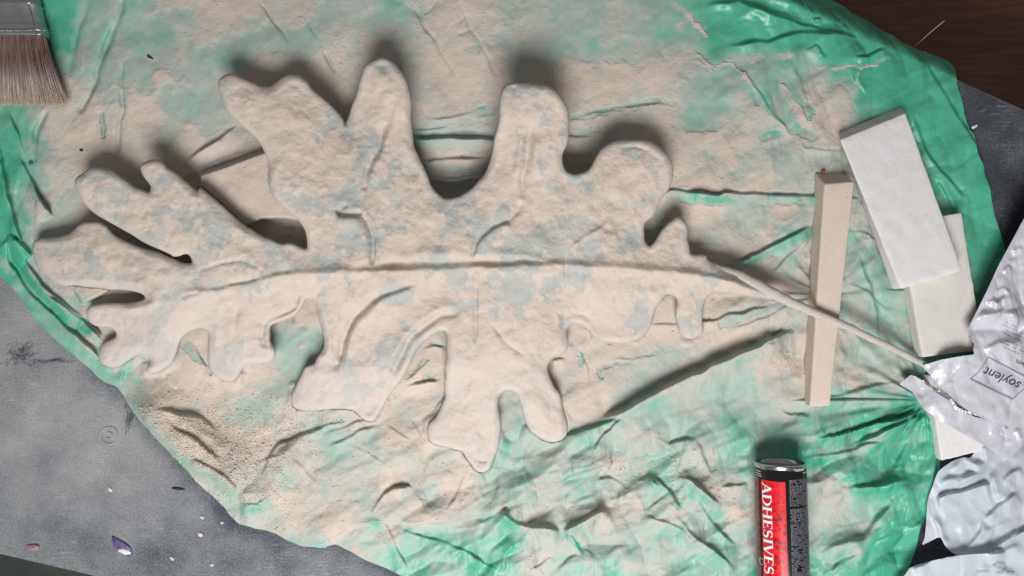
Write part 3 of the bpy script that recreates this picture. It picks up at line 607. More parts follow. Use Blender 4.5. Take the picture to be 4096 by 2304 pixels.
# ------------------------------------------------------------------ leaf sculpture
LC = [ # relief on the leaf: points, amp mm, front, back
 (P('V','440 748 560 728 640 708 720 693 800 687 930 684 1100 680 1200 674 1330 670 1420 668 1520 673 1640 682 1750 690 1850 715 1920 745'),4.0,26,17,.04),
 (P('V','935 662 1060 660 1180 660 1300 656 1420 657'),-2.0,22,16,.1),(P('V','480 738 640 702 760 672'),-1.8,16,14,.2),
 (P('E','265 190 325 280 350 360 348 450 345 560'),-3.2,10,10,.1),(P('E','290 180 350 280 375 400 372 560'),1.6,14,8,.1),(P('E','80 185 190 195 280 190'),-3,10,10,.1),
 (P('E','60 250 200 230 280 330 300 500 150 560'),2.2,50,20,.1),
 (P('E','1060 520 1085 440 1120 370 1200 290 1330 235 1400 170 1425 80'),-2.8,12,12,.1),(P('E','1100 520 1110 430 1150 360 1230 300 1350 260'),2.4,22,10,.1),
 (P('B','1425 1449 1435 1300 1460 1150 1480 1000 1500 860'),-2.4,12,12,.15),(P('B','1390 1300 1400 1150 1440 950'),1.8,16,12),(P('B','1530 1300 1530 1100 1540 950'),1.6,20,16),
 (P('B','285 1400 300 1280 345 1170 395 1080 420 980 440 880'),-2.6,11,14,.1),(P('B','330 1400 350 1250 420 1100 500 900 540 700'),2.0,22,14),
 (P('B','600 1150 560 1000 565 800 555 600'),1.6,24,14),(P('A','1750 620 1950 750 2200 900 2400 1050'),2.2,60,40),
 (P('E','1755 700 1750 580 1752 450'),-2.2,8,8),(P('E','1850 380 1950 330 2090 360 2100 470'),1.8,30,20),(P('E','1760 460 1870 380 2000 300 2100 200'),1.6,12,8),
 (P('E','1160 430 1250 480 1500 510 1750 560'),2.0,30,14),(P('E','620 470 900 480 1000 420'),1.6,30,20),
 (P('E','640 700 500 745 400 785 300 865 200 955 150 1055 120 1200 50 1350'),-3.2,16,12,.08),(P('E','660 735 500 780 400 830 320 910 240 1000 190 1100 160 1250'),2.4,26,14,.1),
 (P('E','1095 690 1090 830 1087 1000 1085 1130'),-1.8,7,7,.1),(P('E','1000 900 850 925 750 985 620 1090 540 1250 460 1390'),-3.4,18,14,.1),(P('E','950 850 800 890 690 960 580 1060 500 1220 420 1380'),2.2,20,16,.1),
 (P('E','1180 960 1300 1100 1400 1190 1460 1260'),-1.7,8,8),(P('E','1100 620 1400 610 1700 630 1850 690 1940 760 1970 850'),2.4,14,26,.1),
 (P('E','2260 960 2250 1040 2210 1090 2130 1115'),-1.6,9,9),(P('E','1720 1060 1730 950 1790 910 1880 925 1920 1000'),-1.8,14,12),(P('E','2130 690 2150 650 2260 640 2310 680'),-1.2,10,10),
 (P('E','2330 780 2440 740 2530 760'),1.8,30,16),(P('D','520 690 750 690 1000 710 1100 740 1110 830 1000 850'),2.2,14,26,.1),
 (P('D','1300 795 1380 775 1460 765'),-2.2,9,7),(P('D','1640 700 1760 680 1890 650'),-2.6,11,8),(P('D','1400 620 1560 560 1750 520 1890 590 1900 640'),-1.3,8,8),
 (P('D','800 310 1000 420 1290 525'),1.6,26,12),(P('D','1330 30 1500 170 1700 300 1900 440'),1.8,40,26),(P('D','560 640 900 590 1300 640'),1.4,50,30),
 (P('b','690 50 700 170 640 240 500 280 380 360 360 480 400 600'),-2.6,13,12,.08),(P('b','430 420 412 500 420 590 450 640'),1.8,10,10),(P('b','790 80 700 235 560 305 450 345'),2.6,10,10,.1),
 (P('b','850 95 910 200 950 350 985 480 980 600 920 700'),2.6,12,16,.08),(P('b','150 170 100 270 90 400 130 560'),-1.5,12,12),(P('b','1500 40 1350 165 1230 300 1175 430 1130 570 1100 720'),-2.4,14,12,.1),
 (P('a','1000 180 900 330 700 380 500 380'),1.8,18,16),(P('a','1230 290 1100 450 1000 700 900 850'),1.2,40,30),(P('a','500 900 600 850 900 820 1050 900'),1.4,24,24),(P('a','1600 560 1640 700 1640 1000'),1.6,24,18),
 (P('H','940 30 1000 200 1060 400 1120 600'),1.6,40,30),(P('H','1220 80 1230 300 1190 560'),1.4,16,16),(P('H','1450 100 1560 300 1640 420'),1.6,40,30),(P('H','1110 615 1190 618'),-1.2,6,6),
 (P('b','1300 700 1330 900 1290 1150'),1.6,50,30),(P('d','1560 480 1620 700 1640 850'),1.2,30,30),(P('F','200 560 500 700'),1.4,30,20),(P('F','0 620 300 660 600 740'),1.6,30,20),
 (P('c','1310 850 1400 780 1449 780'),-2.6,12,8),(P('B','1300 640 1340 620 1400 640'),-1.6,8,8),(P('V','1560 372 1600 368 1640 380'),-1.0,8,8)]
Xl, Yl, fl, ol = grid(_lp, 4.0)
dl = near(Xl, Yl, _lp, True)[0]; dl[ol] = 0
rr_ = 30.0
prof = np.sqrt(np.clip(1-(1-np.clip(dl/rr_, 0, 1))**2, 0, 1))
mid = lift(Xl, Yl)
inner = sst(0, 34, dl)
rel = creases(Xl, Yl, [(c_[0], c_[1]*(1.3 if c_[1] > 3.5 else 1.75), c_[2]*1.15, c_[3]*1.3)+tuple(c_[4:]) for c_ in LC])*inner
rel += ((fbm(Xl, Yl, 150, 71, 3)-.5)*.0070 + (fbm(Xl, Yl, 48, 73, 4)-.5)*.0035 + (fbm(Xl, Yl, 16, 75, 3)-.5)*.0009)*inner
rel += .0022*sst(20, 120, dl)
zt = mid + (TH*prof) + rel
zb = mid - TH*prof
Xw = Xl + (fbm(Xl, Yl, 26, 78)-.5)*3*(ol); 
kt = (D-zt)/F; kb = (D-zb)/F
nt_ = len(Xl)
Vt = np.stack([(Xl-CX)*kt, -(Yl-CY)*kt, zt], 1)
km = (D-mid)/F
ib = np.where(~ol)[0]
Vb = np.stack([((Xl-CX)*km)[ib], (-(Yl-CY)*km)[ib], zb[ib]], 1)
mp_ = np.arange(nt_); mp_[ib] = nt_ + np.arange(len(ib))
fb = mp_[fl][:, ::-1]
keep = ~(ol[fl].all(1))
Fa = np.vstack([fl, fb[keep]])
low = sst(1250, 1500, Yl)
pt = fbm(Xl, Yl, 105, 91, 6, .62)
pt2 = fbm(Xl*1.0, Yl, 34, 95, 4, .6)
patch = .64 + (pt-.465)*2.9 + (pt2-.5)*1.1
# bare areas seen in the photo
for x, y, rx, ry, s_ in [(1950,900,90,40,-.5),(2230,900,110,90,-.6),(2010,1010,160,30,-.5),(1560,880,60,50,-.5),(2080,1180,160,60,-.45),(1400,1000,70,90,-.4),(2540,1230,90,90,-.4),
     (2130,350,110,40,-.6),(2060,480,30,120,-.4),(1530,250,80,22,-.7),(1400,520,60,40,-.35),(1160,740,90,70,-.5),(2330,430,30,90,-.3),(860,870,90,40,-.3),(1250,1040,120,40,-.45),
     (300,1000,130,20,-.35),(330,1100,110,18,-.35),(950,1050,260,60,-.35),(600,850,120,50,-.2),(1750,1180,90,50,-.35),(2450,1150,60,40,-.4),(2270,1290,70,20,-.5),(2790,1240,30,60,-.4),
     (2880,870,20,60,-.5),(2480,1400,60,25,-.4),(1620,1200,60,40,-.35),(2150,1700,40,40,-.2),(900,1150,200,60,-.25),(2400,700,120,90,.35),(2550,700,120,90,.35),(1100,430,160,90,.5),(1500,400,80,130,.4),
     (1650,1000,150,60,.35),(1830,1470,100,120,.5),(2200,1250,90,50,.3),(2030,640,50,140,.3),(1250,900,130,80,.4)]:
    patch += s_*np.exp(-((Xl-x)/rx)**2-((Yl-y)/ry)**2)
haze = .06 + .26*sst(60, 8, dl) + .28*low + .30*sst(1250, 600, Xl)*sst(950, 1150, Yl) + (fbm(Xl, Yl, 80, 97)-.5)*.4
at = {'patch': np.concatenate([np.clip(patch, -.3, 1.3), patch[ib]*0+.2]), 'haze': np.concatenate([np.clip(haze, 0, 1), haze[ib]*0+.2])}
leaf = empty('leaf_sculpture', U(1950, 1100, .0), 'large dusty lobed leaf sculpture with a thin stem, lying face up on the green bag', 'sculpture')
put('blade', mesh_np('blade', np.vstack([Vt, Vb]), Fa, True, at), M_LEAF, leaf)
def tube(name, pts, rad, m, parent=None, seg=14, attrs=None, flat=1.0):
    """pts world, rad per point"""
    bm = bmesh.new(); rings = []
    for i, p in enumerate(pts):
        p = Vector(p); t = (Vector(pts[min(i+1, len(pts)-1)])-Vector(pts[max(i-1, 0)])).normalized()
        s = t.cross(Vector((0, 0, 1))).normalized(); u = s.cross(t).normalized()
        rings.append([bm.verts.new(p + s*math.cos(a)*rad[i] + u*math.sin(a)*rad[i]*flat) for a in [2*math.pi*k/seg for k in range(seg)]])
    for a, b_ in zip(rings[:-1], rings[1:]):
        for k in range(seg): bm.faces.new([a[k], a[(k+1) % seg], b_[(k+1) % seg], b_[k]])
    bm.faces.new(rings[0]); bm.faces.new(rings[-1][::-1])
    bmesh.ops.recalc_face_normals(bm, faces=bm.faces)
    me = bm_mesh(name, bm)
    for an, av in (attrs or {}).items():
        a_ = me.attributes.new(an, 'FLOAT', 'POINT'); a_.data.foreach_set('value', np.full(len(me.vertices), av, np.float32))
    return put(name, me, m, parent)
st = [(2790,1062,.030,20),(2860,1078,.0335,24),(2960,1108,.035,26),(3060,1158,.036,23),(3160,1207,.036,19),(3240,1243,.0385,17),(3330,1282,.039,16),(3400,1312,.037,15.5),(3500,1360,.031,14.5),(3600,1408,.025,13.5),(3690,1455,.020,12.5),(3760,1495,.017,12)]
pp, rd = [], []
for i in range(len(st)-1):
    for k in range(6):
        t = k/6; q = [st[i][j]*(1-t)+st[i+1][j]*t for j in range(4)]
        q[0] += random.uniform(-1, 1); q[1] += random.uniform(-1.5, 1.5)
        pp.append(U(q[0], q[1], q[2])); rd.append(q[3]*(D-q[2])/F*random.uniform(.93, 1.07))
tube('stem', pp, rd, M_LEAF, leaf, 16, {'patch': .48, 'haze': .42}, .8)
# ------------------------------------------------------------------ foam blocks
def slab(name, top, bot, zt_, zb_, m, label, cuts=26, group=None, rough=.0005, bev=.0015):
    """top, bot: 4 photo-pixel corners; heights per corner"""
    bm = bmesh.new()
    T = [bm.verts.new(U(x, y, z)) for (x, y), z in zip(top, zt_)]; B = [bm.verts.new(U(x, y, z)) for (x, y), z in zip(bot, zb_)]
    bm.faces.new(T); bm.faces.new(B[::-1])
    for i in range(4): bm.faces.new([T[i], B[i], B[(i+1) % 4], T[(i+1) % 4]])
    bmesh.ops.recalc_face_normals(bm, faces=bm.faces)
    bmesh.ops.bevel(bm, geom=bm.edges[:], offset=bev, segments=2, profile=.5, affect='EDGES')
    es = [e for e in bm.edges if e.calc_length() > .004]
    for _ in range(5):
        es = [e for e in bm.edges if e.calc_length() > .005]
        if not es: break
        bmesh.ops.subdivide_edges(bm, edges=es, cuts=1, use_grid_fill=True)
    bmesh.ops.triangulate(bm, faces=[f_ for f_ in bm.faces if len(f_.verts) > 4])
    bm.normal_update(); nz = {}
    from mathutils import noise as mn
    for v in bm.verts:
        nz[v] = v.normal*(mn.noise(v.co*70)*rough*1.2 + mn.noise(v.co*420)*rough)
    for v, d_ in nz.items(): v.co += d_
    cx = sum(p[0] for p in top)/4; cy = sum(p[1] for p in top)/4
    o_ = put(name, bm_mesh(name, bm), m, at=U(cx, cy, min(zb_)))
    o_.data.polygons.foreach_set('use_smooth', [True]*len(o_.data.polygons))
    return tag(o_, label, 'foam block', group)
def under(pts, z1, z0, ext=(0, 0)): # photo pixels of the point straight below a top corner
    r = []
    for (x, y) in pts:
        k = (D-z1)/(D-z0); r.append((CX+(x-CX)*k, CY+(y-CY)*k))
    return r
t1 = [(3298,738),(3418,727),(3320,1623),(3240,1628)]
b1 = under(t1, .031, .006); b1[0] = (b1[0][0]-4, 690); b1[1] = (b1[1][0]-4, 692)
slab('foam_block', t1, b1, [.031]*4, [.006]*4, M_FOAMD, 'narrow beige foam strip coated with dust, standing upright in the photo under the leaf stem')
t2 = [(3360,560),(3623,453),(3850,1081),(3607,1156)]
b2 = under(t2, .036, .012); b2[0] = (3352, 532); b2[1] = (3603, 424)
slab('foam_block', t2, b2, [.028,.028,.047,.047], [.008,.008,.0275,.0275], M_FOAMW, 'long clean white foam slab lying slanted on top of another foam piece, far right')
t3 = [(3598,892),(3847,849),(3935,1398),(3690,1430)]
slab('foam_block', t3, under(t3, .026, .006), [.0262]*4, [.006]*4, M_FOAMC, 'off-white foam slab underneath the clean white slab, its lower end next to the silvery pouch')
t4 = [(3715,1500),(3960,1560),(3938,1803),(3766,1843)]
slab('foam_block', t4, under(t4, .022, .003), [.022]*4, [.003]*4, M_FOAMW, 'small corner of white foam showing below the torn pouch beside the bag edge')
# ------------------------------------------------------------------ white bags and pouch
def sheet(name, poly, hf, m, sp, parent=None, label=None, cat=None, dust=None, sm=1, thick=.0003, group=None, at=None):
    X, Y, f, o = grid(smooth(poly, sm) if sm else poly, sp)
    h = hf(X, Y); k = (D-h)/F
    me = mesh_np(name, np.stack([(X-CX)*k, -(Y-CY)*k, h], 1), f, True, {'dust': dust(X, Y)} if dust else None)
    if parent is None:
        o_ = put(name, me, m, at=at or U(poly[0][0], poly[0][1], 0)); tag(o_, label, cat, group)
    else: o_ = put(name, me, m, parent)
    return o_
WA = [(P('r','640 620 740 480 830 540 925 605'),12,26,20),(P('r','520 700 700 640 900 620'),10,26,16),(P('r','650 710 780 640 930 600'),8,20,12),(P('r','500 815 740 755 965 688'),16,60,9,.1),
 (P('r','470 930 540 1050 560 1140 620 1220'),8,10,16),(P('r','1060 690 1150 600 1235 560'),9,40,14),(P('r','900 1010 1040 880 1235 740'),12,50,12),(P('r','750 1280 890 1080 920 980'),9,30,14),
 (P('r','960 1260 1080 1160 1235 1070'),12,30,14),(P('r','1040 860 1000 700 940 600'),9,26,16),(P('r','940 560 910 420 900 360'),8,22,12),(P('r','880 1090 1000 1050 1235 960'),5,30,14),(P('r','840 500 900 540 940 530'),7,16,12),(P('r','1100 830 1060 780 1100 650'),6,20,16),(P('r','560 850 700 900 900 830'),3,50,30)]
def wa_h(X, Y): return .016 + creases(X, Y, WA)*.62 + (facet(X, Y, 110, 121)-.5)*.006 + (facet(X, Y, 40, 123)-.5)*.0008 + (fbm(X, Y, 120, 125, 3)-.5)*.012
A_ = P('r','420 1130 430 1000 440 820 480 720 520 600 560 560 650 500 740 470 790 480 830 430 900 360 1000 380 1235 300 1400 280 1400 1300 1100 1330 960 1290 760 1290 660 1270 590 1212 545 1120 470 1160 390 1200')
sheet('white_plastic_bag', A_, wa_h, M_PBAG, 6, label='crumpled bluish white polythene bag heaped below the pouch at the right', cat='plastic bag')
WB = [(P('r','300 1390 500 1320 760 1275 960 1262 1100 1262'),9,60,8,.1),(P('r','900 1290 1050 1270 1235 1180'),5,30,14),(P('r','820 1400 1000 1390 1200 1449'),3,30,14)]
def wb_h(X, Y): return .012 + creases(X, Y, WB) + (facet(X, Y, 140, 131)-.5)*.004 + (fbm(X, Y, 120, 135, 3)-.5)*.008
B_ = P('r','200 1480 250 1449 300 1372 500 1318 650 1285 780 1272 960 1262 1060 1200 1100 1160 1235 1080 1420 1040 1420 1750 100 1750')
def wb2(X, Y): return wb_h(X, Y) + .012
wbag = empty('white_plastic_bag', U(3850, 2300, .0), 'smooth pale polythene bag with faint grey print, in the bottom right corner', 'plastic bag')
sheet('film', B_, wb2, M_PBAG, 7, parent=wbag)
def ribbon_bm(bm, pts, wds, tf):
    """flat ribbon through 2D pts, half widths wds, mapped with tf(x,y)->world"""
    n = len(pts); L, R = [], []
    for i in range(n):
        a = pts[max(i-1, 0)]; b_ = pts[min(i+1, n-1)]; dx, dy = b_[0]-a[0], b_[1]-a[1]; l = math.hypot(dx, dy) or 1
        nx, ny = -dy/l, dx/l; w_ = wds[i] if hasattr(wds, '__len__') else wds
        L.append(bm.verts.new(tf(pts[i][0]+nx*w_, pts[i][1]+ny*w_))); R.append(bm.verts.new(tf(pts[i][0]-nx*w_, pts[i][1]-ny*w_)))
    for i in range(n-1): bm.faces.new([L[i], R[i], R[i+1], L[i+1]])
def on(hf, lift_=.0006):
    def g(x, y):
        h_ = float(hf(np.array([float(x)]), np.array([float(y)]))[0]) + lift_
        return U(x, y, h_)
    return g
bm = bmesh.new()
for s_ in (P('r','980 1370 1020 1340 1070 1345 1090 1380 1060 1420 1010 1425'), P('r','840 1420 950 1410'), P('r','1090 1430 1160 1425')):
    ribbon_bm(bm, dense(s_, 6), 5, on(wb2))
put('print', bm_mesh('print', bm), plain('faint_grey_print', (.33, .37, .43), .5), wbag)
# pouch
PC = [(P('u','860 210 1000 180 1200 150 1300 170 1449 250'),10,26,20),(P('u','800 350 1000 330 1200 345 1449 400'),-9,26,26,.1),(P('u','960 590 1150 510 1449 500'),8,60,14),
 (P('u','1000 40 1100 20 1190 100'),5,12,14),(P('s','640 780 700 900 760 830 790 950'),4,8,8),(P('s','690 780 760 740 840 800'),3,8,8),(P('s','850 390 966 350'),4,12,12),(P('s','760 580 850 510'),4,12,10),(P('s','800 440 880 500 870 420'),3,12,12),(P('s','930 500 966 530'),4,12,12),
 (P('u','270 750 450 690 640 660 860 610'),7,30,10),(P('u','560 760 700 720 880 680'),-8,22,18),(P('u','360 880 400 800 500 740'),3,10,8),(P('u','620 960 600 880 640 800'),-3,14,14),
 (P('r','1050 300 1080 240 1090 210'),4,9,8),(P('r','1170 230 1200 310 1235 330'),7,14,12),(P('r','1080 370 1130 330'),4,8,8),(P('r','960 280 990 260'),3,7,6),(P('u','1270 1200 1280 1100'),2,12,10)]
def po_h(X, Y):
    return .040 + creases(X, Y, PC[:8])*.7 + creases(X, Y, PC[8:])*.4 + (facet(X, Y, 38, 147)-.5)*.0040*np.exp(-((X-4000)/110)**2-((Y-1230)/110)**2) + (facet(X, Y, 90, 141)-.5)*.0022 + (facet(X, Y, 26, 143)-.5)*.0003 + (fbm(X, Y, 150, 145, 3)-.5)*.012 - .012*sst(3800, 3690, X)
PO = P('S','4300 560 4096 874 3995 1060 3950 1158 3910 1240 3869 1319 3875 1345 3897 1374 3893 1400 3897 1418 3840 1425 3760 1440 3690 1462 3700 1478 3760 1545 3815 1600 3870 1640 3920 1668 3990 1690 4096 1760 4300 1820')
pouch = empty('pouch', U(4050, 1450, 0), 'torn open glossy white foil pouch with a boxed printed name, at the right edge', 'pouch')
sheet('film', PO, po_h, M_POUCH, 5, parent=pouch, sm=0)
def fl_h(X, Y): return .030 + (facet(X, Y, 90, 151)-.5)*.003 + (fbm(X, Y, 120, 155, 3)-.5)*.008 - .010*sst(3760, 3600, X) + creases(X, Y, PC[14:])*.4
FLP = P('S','3598 1537 3641 1500 3665 1506 3700 1535 3745 1570 3790 1598 3840 1640 3900 1668 3990 1685 4096 1740 4300 1780 4300 1560 4300 1900 4150 1740 4096 1775 4040 1830 4015 1848 3975 1806 3933 1780 3840 1728 3756 1682 3693 1635 3648 1566')
FLP = P('S','3598 1537 3641 1500 3665 1506 3700 1535 3745 1570 3790 1598 3840 1640 3900 1668 3990 1685 4096 1700 4300 1720 4300 1900 4200 1740 4096 1775 4040 1830 4015 1848 3975 1806 3933 1780 3840 1728 3756 1682 3693 1635 3648 1566')
sheet('flap', FLP, fl_h, M_POUCH, 5, parent=pouch, sm=0)
# torn foil lip between the two films
bm = bmesh.new(); lip = dense(P('u','200 890 270 930 340 990 400 1050 470 1060 560 1120 620 1180 660 1250 760 1290 900 1330 1030 1370'), 5)
for i, (x, y) in enumerate(lip): lip[i] = (x+random.uniform(-2, 2), y+random.uniform(-3, 3))
def lipf(x, y): return U(x, y, .0385+random.uniform(-.003, .003))
ribbon_bm(bm, lip, [1+4.5*math.sin(math.pi*min(1, i/len(lip)*1.05)) for i in range(len(lip))], lipf)
put('torn_lip', bm_mesh('torn_lip', bm), M_FOIL, pouch)
bm = bmesh.new(); ribbon_bm(bm, dense(P('u','640 1230 760 1275 900 1315 1030 1365'), 6), [10, *[8]*60][:len(dense(P('u','640 1230 760 1275 900 1315 1030 1365'), 6))], lambda x, y: U(x, y, .0445))
bm.free()
# printed box and name
pf = on(po_h, .0007)
bm = bmesh.new()
for s_, wd in ((P('u','1035 665 1449 880 1600 958'), 2.2), (P('u','830 915 1080 1040 1315 1150'), 3.0), (P('u','1035 665 960 790 900 860 830 915'), .9), (P('u','1315 1150 1449 1035 1530 960'), .9)):
    ribbon_bm(bm, dense(s_, 6), wd, pf)
put('print_frame', bm_mesh('print_frame', bm), M_INKL, pouch)
def text_mesh(txt, size, shear=0):
    cu = bpy.data.curves.new('t', 'FONT'); cu.body = txt; cu.size = size; cu.shear = shear; cu.resolution_u = 3; cu.fill_mode = 'FRONT'; cu.offset = -.012
    o_ = bpy.data.objects.new('t', cu); COL.objects.link(o_)
    bpy.context.view_layer.update()
    me = bpy.data.meshes.new_from_object(o_.evaluated_get(bpy.context.evaluated_depsgraph_get()))
    bpy.data.objects.remove(o_); bpy.data.curves.remove(cu); return me
def place_text(name, txt, org, ang, size, m, sx=1, shear=0, parent=None, tf=None):
    me = text_mesh(txt, size, shear); ca, sa = math.cos(ang), math.sin(ang)
    for v in me.vertices:
        x, y = v.co.x*sx, v.co.y
        X_ = org[0] + x*ca - (-y)*sa; Y_ = org[1] + x*sa + (-y)*ca      # photo y runs down
        v.co = tf(X_, Y_)
    me.materials.clear()
    return put(name, me, m, parent)
ang = math.radians(180+24)
place_text('printed_name', 'soylent', (4090, 1533), ang, 54, M_INK, 1.0, .25, pouch, pf)
place_text('printed_heading', 'Nutrition Facts', (4206, 1500), ang, 25, M_INK, 1.0, 0, pouch, pf)
bm = bmesh.new()
for r_ in range(7):
    for c_ in range(14):
        if random.random() < .25: continue
        x0 = 4005+r_*13*0 - r_*3 + c_*13; y0 = 1385 - r_*17 + c_*5.6
        if r_ > 2: x0 += 22
        ribbon_bm(bm, [(x0, y0), (x0+random.uniform(6, 11), y0+4)], 1.3, pf)
o_ = put('fine_print', bm_mesh('fine_print', bm), M_INKL, pouch); o_['kind'] = 'stuff'
# ------------------------------------------------------------------ aerosol can
R_ = .0297; a0 = Vector(U(3120, 1850, .0375)); a1 = Vector(U(3139, 2480, .048))
ax = (a1-a0).normalized(); up = (Vector((0, 0, 1))-ax*ax.z).normalized(); sd = ax.cross(up).normalized()   # sd points left or right
if sd.x < 0: sd = -sd
LEN = (a1-a0).length
def cyl(th, s, r): # th: 0 up, + towards photo right; s along axis from the visible end
    return a0 + ax*s + up*(math.cos(th)*r) + sd*(math.sin(th)*r)
can = empty('aerosol_can', a0+ax*LEN*.5-up*R_, 'black and red aerosol can with white ADHESIVES lettering, lying on the green bag', 'spray can')
def lathe(name, prof_, m, seg=72):
    bm = bmesh.new(); rings = [[bm.verts.new(cyl(2*math.pi*k/seg, s, r)) for k in range(seg)] for s, r in prof_]
    for a, b_ in zip(rings[:-1], rings[1:]):
        for k in range(seg): bm.faces.new([a[k], a[(k+1) % seg], b_[(k+1) % seg], b_[k]])
    if prof_[0][1] < .004: bm.faces.new(rings[0])
    if prof_[-1][1] < .004: bm.faces.new(rings[-1][::-1])
    bmesh.ops.recalc_face_normals(bm, faces=bm.faces)
    return put(name, bm_mesh(name, bm), m, can)
lathe('body', [(.0042, R_-.0012), (.0056, R_), (LEN-.004, R_), (LEN, R_-.002), (LEN+.004, .003)], M_BLACK)
lathe('rim', [(.0040, R_-.0040), (.0005, R_-.0035), (-.0008, R_-.0020), (-.0008, R_-.0005), (.0006, R_+.0006), (.0018, R_+.0006), (.0026, R_-.0002), (.0040, R_-.0008), (.0050, R_-.0004)], M_RIM)
lathe('end_cap', [(.0040, R_-.0040), (.0065, R_-.0060), (.0060, R_-.0120), (.0030, .012), (.0020, .003)], M_SILVER)
PXM = .000290                       # metres per photo pixel on the can
def TH_(px): return math.asin(max(-1, min(1, (px-3120)/99.0))) - .37
def patch_can(name, th0, th1, s0, s1, m, dr=.00015, n=16):
    bm = bmesh.new(); g = [[bm.verts.new(cyl(th0+(th1-th0)*i/n, s0+(s1-s0)*j, R_+dr)) for i in range(n+1)] for j in (0, 1)]
    for i in range(n): bm.faces.new([g[0][i], g[0][i+1], g[1][i+1], g[1][i]])
    bmesh.ops.recalc_face_normals(bm, faces=bm.faces)
    return put(name, bm_mesh(name, bm), m, can)
SY = lambda py: (py-1872)*PXM
patch_can('red_label', TH_(3050), TH_(3140), SY(1932), LEN-.006, M_RED)
patch_can('side_label', TH_(3023)-.15, TH_(3040), SY(1926), LEN-.02, M_DRED)
GL = {}
def seg(*p): return list(p)
T_, t_ = .085, .032                # half widths thick / thin
def arc(cx, cy, rx, ry, a0_, a1_, n=14): return [(cx+rx*math.cos(math.radians(a0_+(a1_-a0_)*i/n)), cy+ry*math.sin(math.radians(a0_+(a1_-a0_)*i/n))) for i in range(n+1)]
def srf(x, y, w_=.17): return ([(x-w_, y), (x+w_, y)], .022)
GL['A'] = (.78, [([(.10, 0), (.39, 1)], t_), ([(.37, 1), (.68, 0)], T_), ([(.2, .34), (.58, .34)], .028), srf(.10, .02, .11), srf(.68, .02, .13)])
GL['D'] = (.82, [([(.16, 0), (.16, 1)], T_), (arc(.28, .5, .42, .48, -90, 90), [.03]+[.04]*3+[.07]*7+[.04]*3+[.03]), ([(.02, .98), (.30, .98)], .022), ([(.02, .02), (.30, .02)], .022)])
GL['H'] = (.88, [([(.16, 0), (.16, 1)], T_), ([(.68, 0), (.68, 1)], T_), ([(.16, .52), (.68, .52)], .03), srf(.16, .02, .15), srf(.16, .98, .15), srf(.68, .02, .15), srf(.68, .98, .15)])
GL['E'] = (.66, [([(.16, 0), (.16, 1)], T_), ([(.02, .975), (.56, .975)], .028), ([(.02, .025), (.58, .025)], .028), ([(.16, .52), (.44, .52)], .026), ([(.56, .99), (.56, .80)], .02), ([(.58, .01), (.58, .22)], .02), ([(.44, .62), (.44, .42)], .02)])
GL['S'] = (.60, [(arc(.28, .75, .19, .235, 40, 270, 12)+arc(.28, .27, .21, .245, 90, -140, 12), [.03]*4+[.055]*6+[.085]*7+[.055]*5+[.03]*4), ([(.45, .99), (.45, .78)], .02), ([(.06, .01), (.06, .24)], .02)])
GL['I'] = (.36, [([(.18, 0), (.18, 1)], T_), srf(.18, .02, .15), srf(.18, .98, .15)])
GL['V'] = (.78, [([(.12, 1), (.40, 0)], T_), ([(.42, 0), (.68, 1)], t_), srf(.12, .98, .13), srf(.68, .98, .11)])
bm = bmesh.new(); cap = 40.0; pos = 1940.0
tot = sum(GL[c][0] for c in 'ADHESIVES'); kx = 366.0/(tot*cap)
thb = TH_(3054)
for ch in 'ADHESIVES':
    wd, strokes = GL[ch]
    for pts_, hw in strokes:
        q = dense(pts_, .12)
        if hasattr(hw, '__len__') and len(hw) != len(q): hw = [hw[min(len(hw)-1, int(i/len(q)*len(hw)))] for i in range(len(q))]
        ribbon_bm(bm, q, hw, lambda x, y: cyl(thb + y*cap*PXM/R_*1.02, SY(pos + x*cap*kx), R_+.0004))
    pos += wd*cap*kx
bmesh.ops.recalc_face_normals(bm, faces=bm.faces)
put('lettering', bm_mesh('lettering', bm), M_WHITEP, can)
bm = bmesh.new()
y_ = 1925.0
while y_ < 2560:
    if 2027 < y_ < 2036: y_ += 9; continue
    p_ = 3154.0 + random.uniform(0, 2)
    th = TH_(3154)
    while th < TH_(3154)+1.9:
        l_ = random.uniform(.03, .15)
        if random.random() > .12: ribbon_bm(bm, [(th, y_), (th+l_, y_)], .62*PXM/PXM, lambda a, b2: cyl(a if abs(a) < 9 else a, SY(b2), R_+.0003))
        th += l_+.03
    y_ += 4.4
bm2 = bm
o_ = put('fine_print', bm_mesh('fine_print', bm2), M_GREYP, can); o_['kind'] = 'stuff'
bm = bmesh.new()
for (th0, yy) in [(-1.67, 1881), (.18, 1884), (.25, 1889), (.63, 1900), (-1.62, 1900), (-1.62, 1910), (-1.57, 1919)]:
    th = th0
    while th < th0+.45:
        l_ = random.uniform(.03, .08); ribbon_bm(bm, [(th, yy), (th+l_, yy)], 1.3, lambda a, b2: cyl(a, SY(b2), R_+.0003)); th += l_+.02
for yy in (2272, 2290, 2300):
    ribbon_bm(bm, [(.13, yy), (.83, yy)], 1.2, lambda a, b2: cyl(a, SY(b2), R_+.0003))
o_ = put('small_lettering', bm_mesh('small_lettering', bm), M_WHITEP, can); o_['kind'] = 'stuff'
bm = bmesh.new()
ribbon_bm(bm, [(TH_(3042)+.10*math.cos(a), 2262+14*math.sin(a)) for a in np.linspace(.8, 5.6, 14)], .018, lambda a, b2: cyl(a, SY(b2), R_+.0004))
put('printed_mark', bm_mesh('printed_mark', bm), M_WHITEP, can)
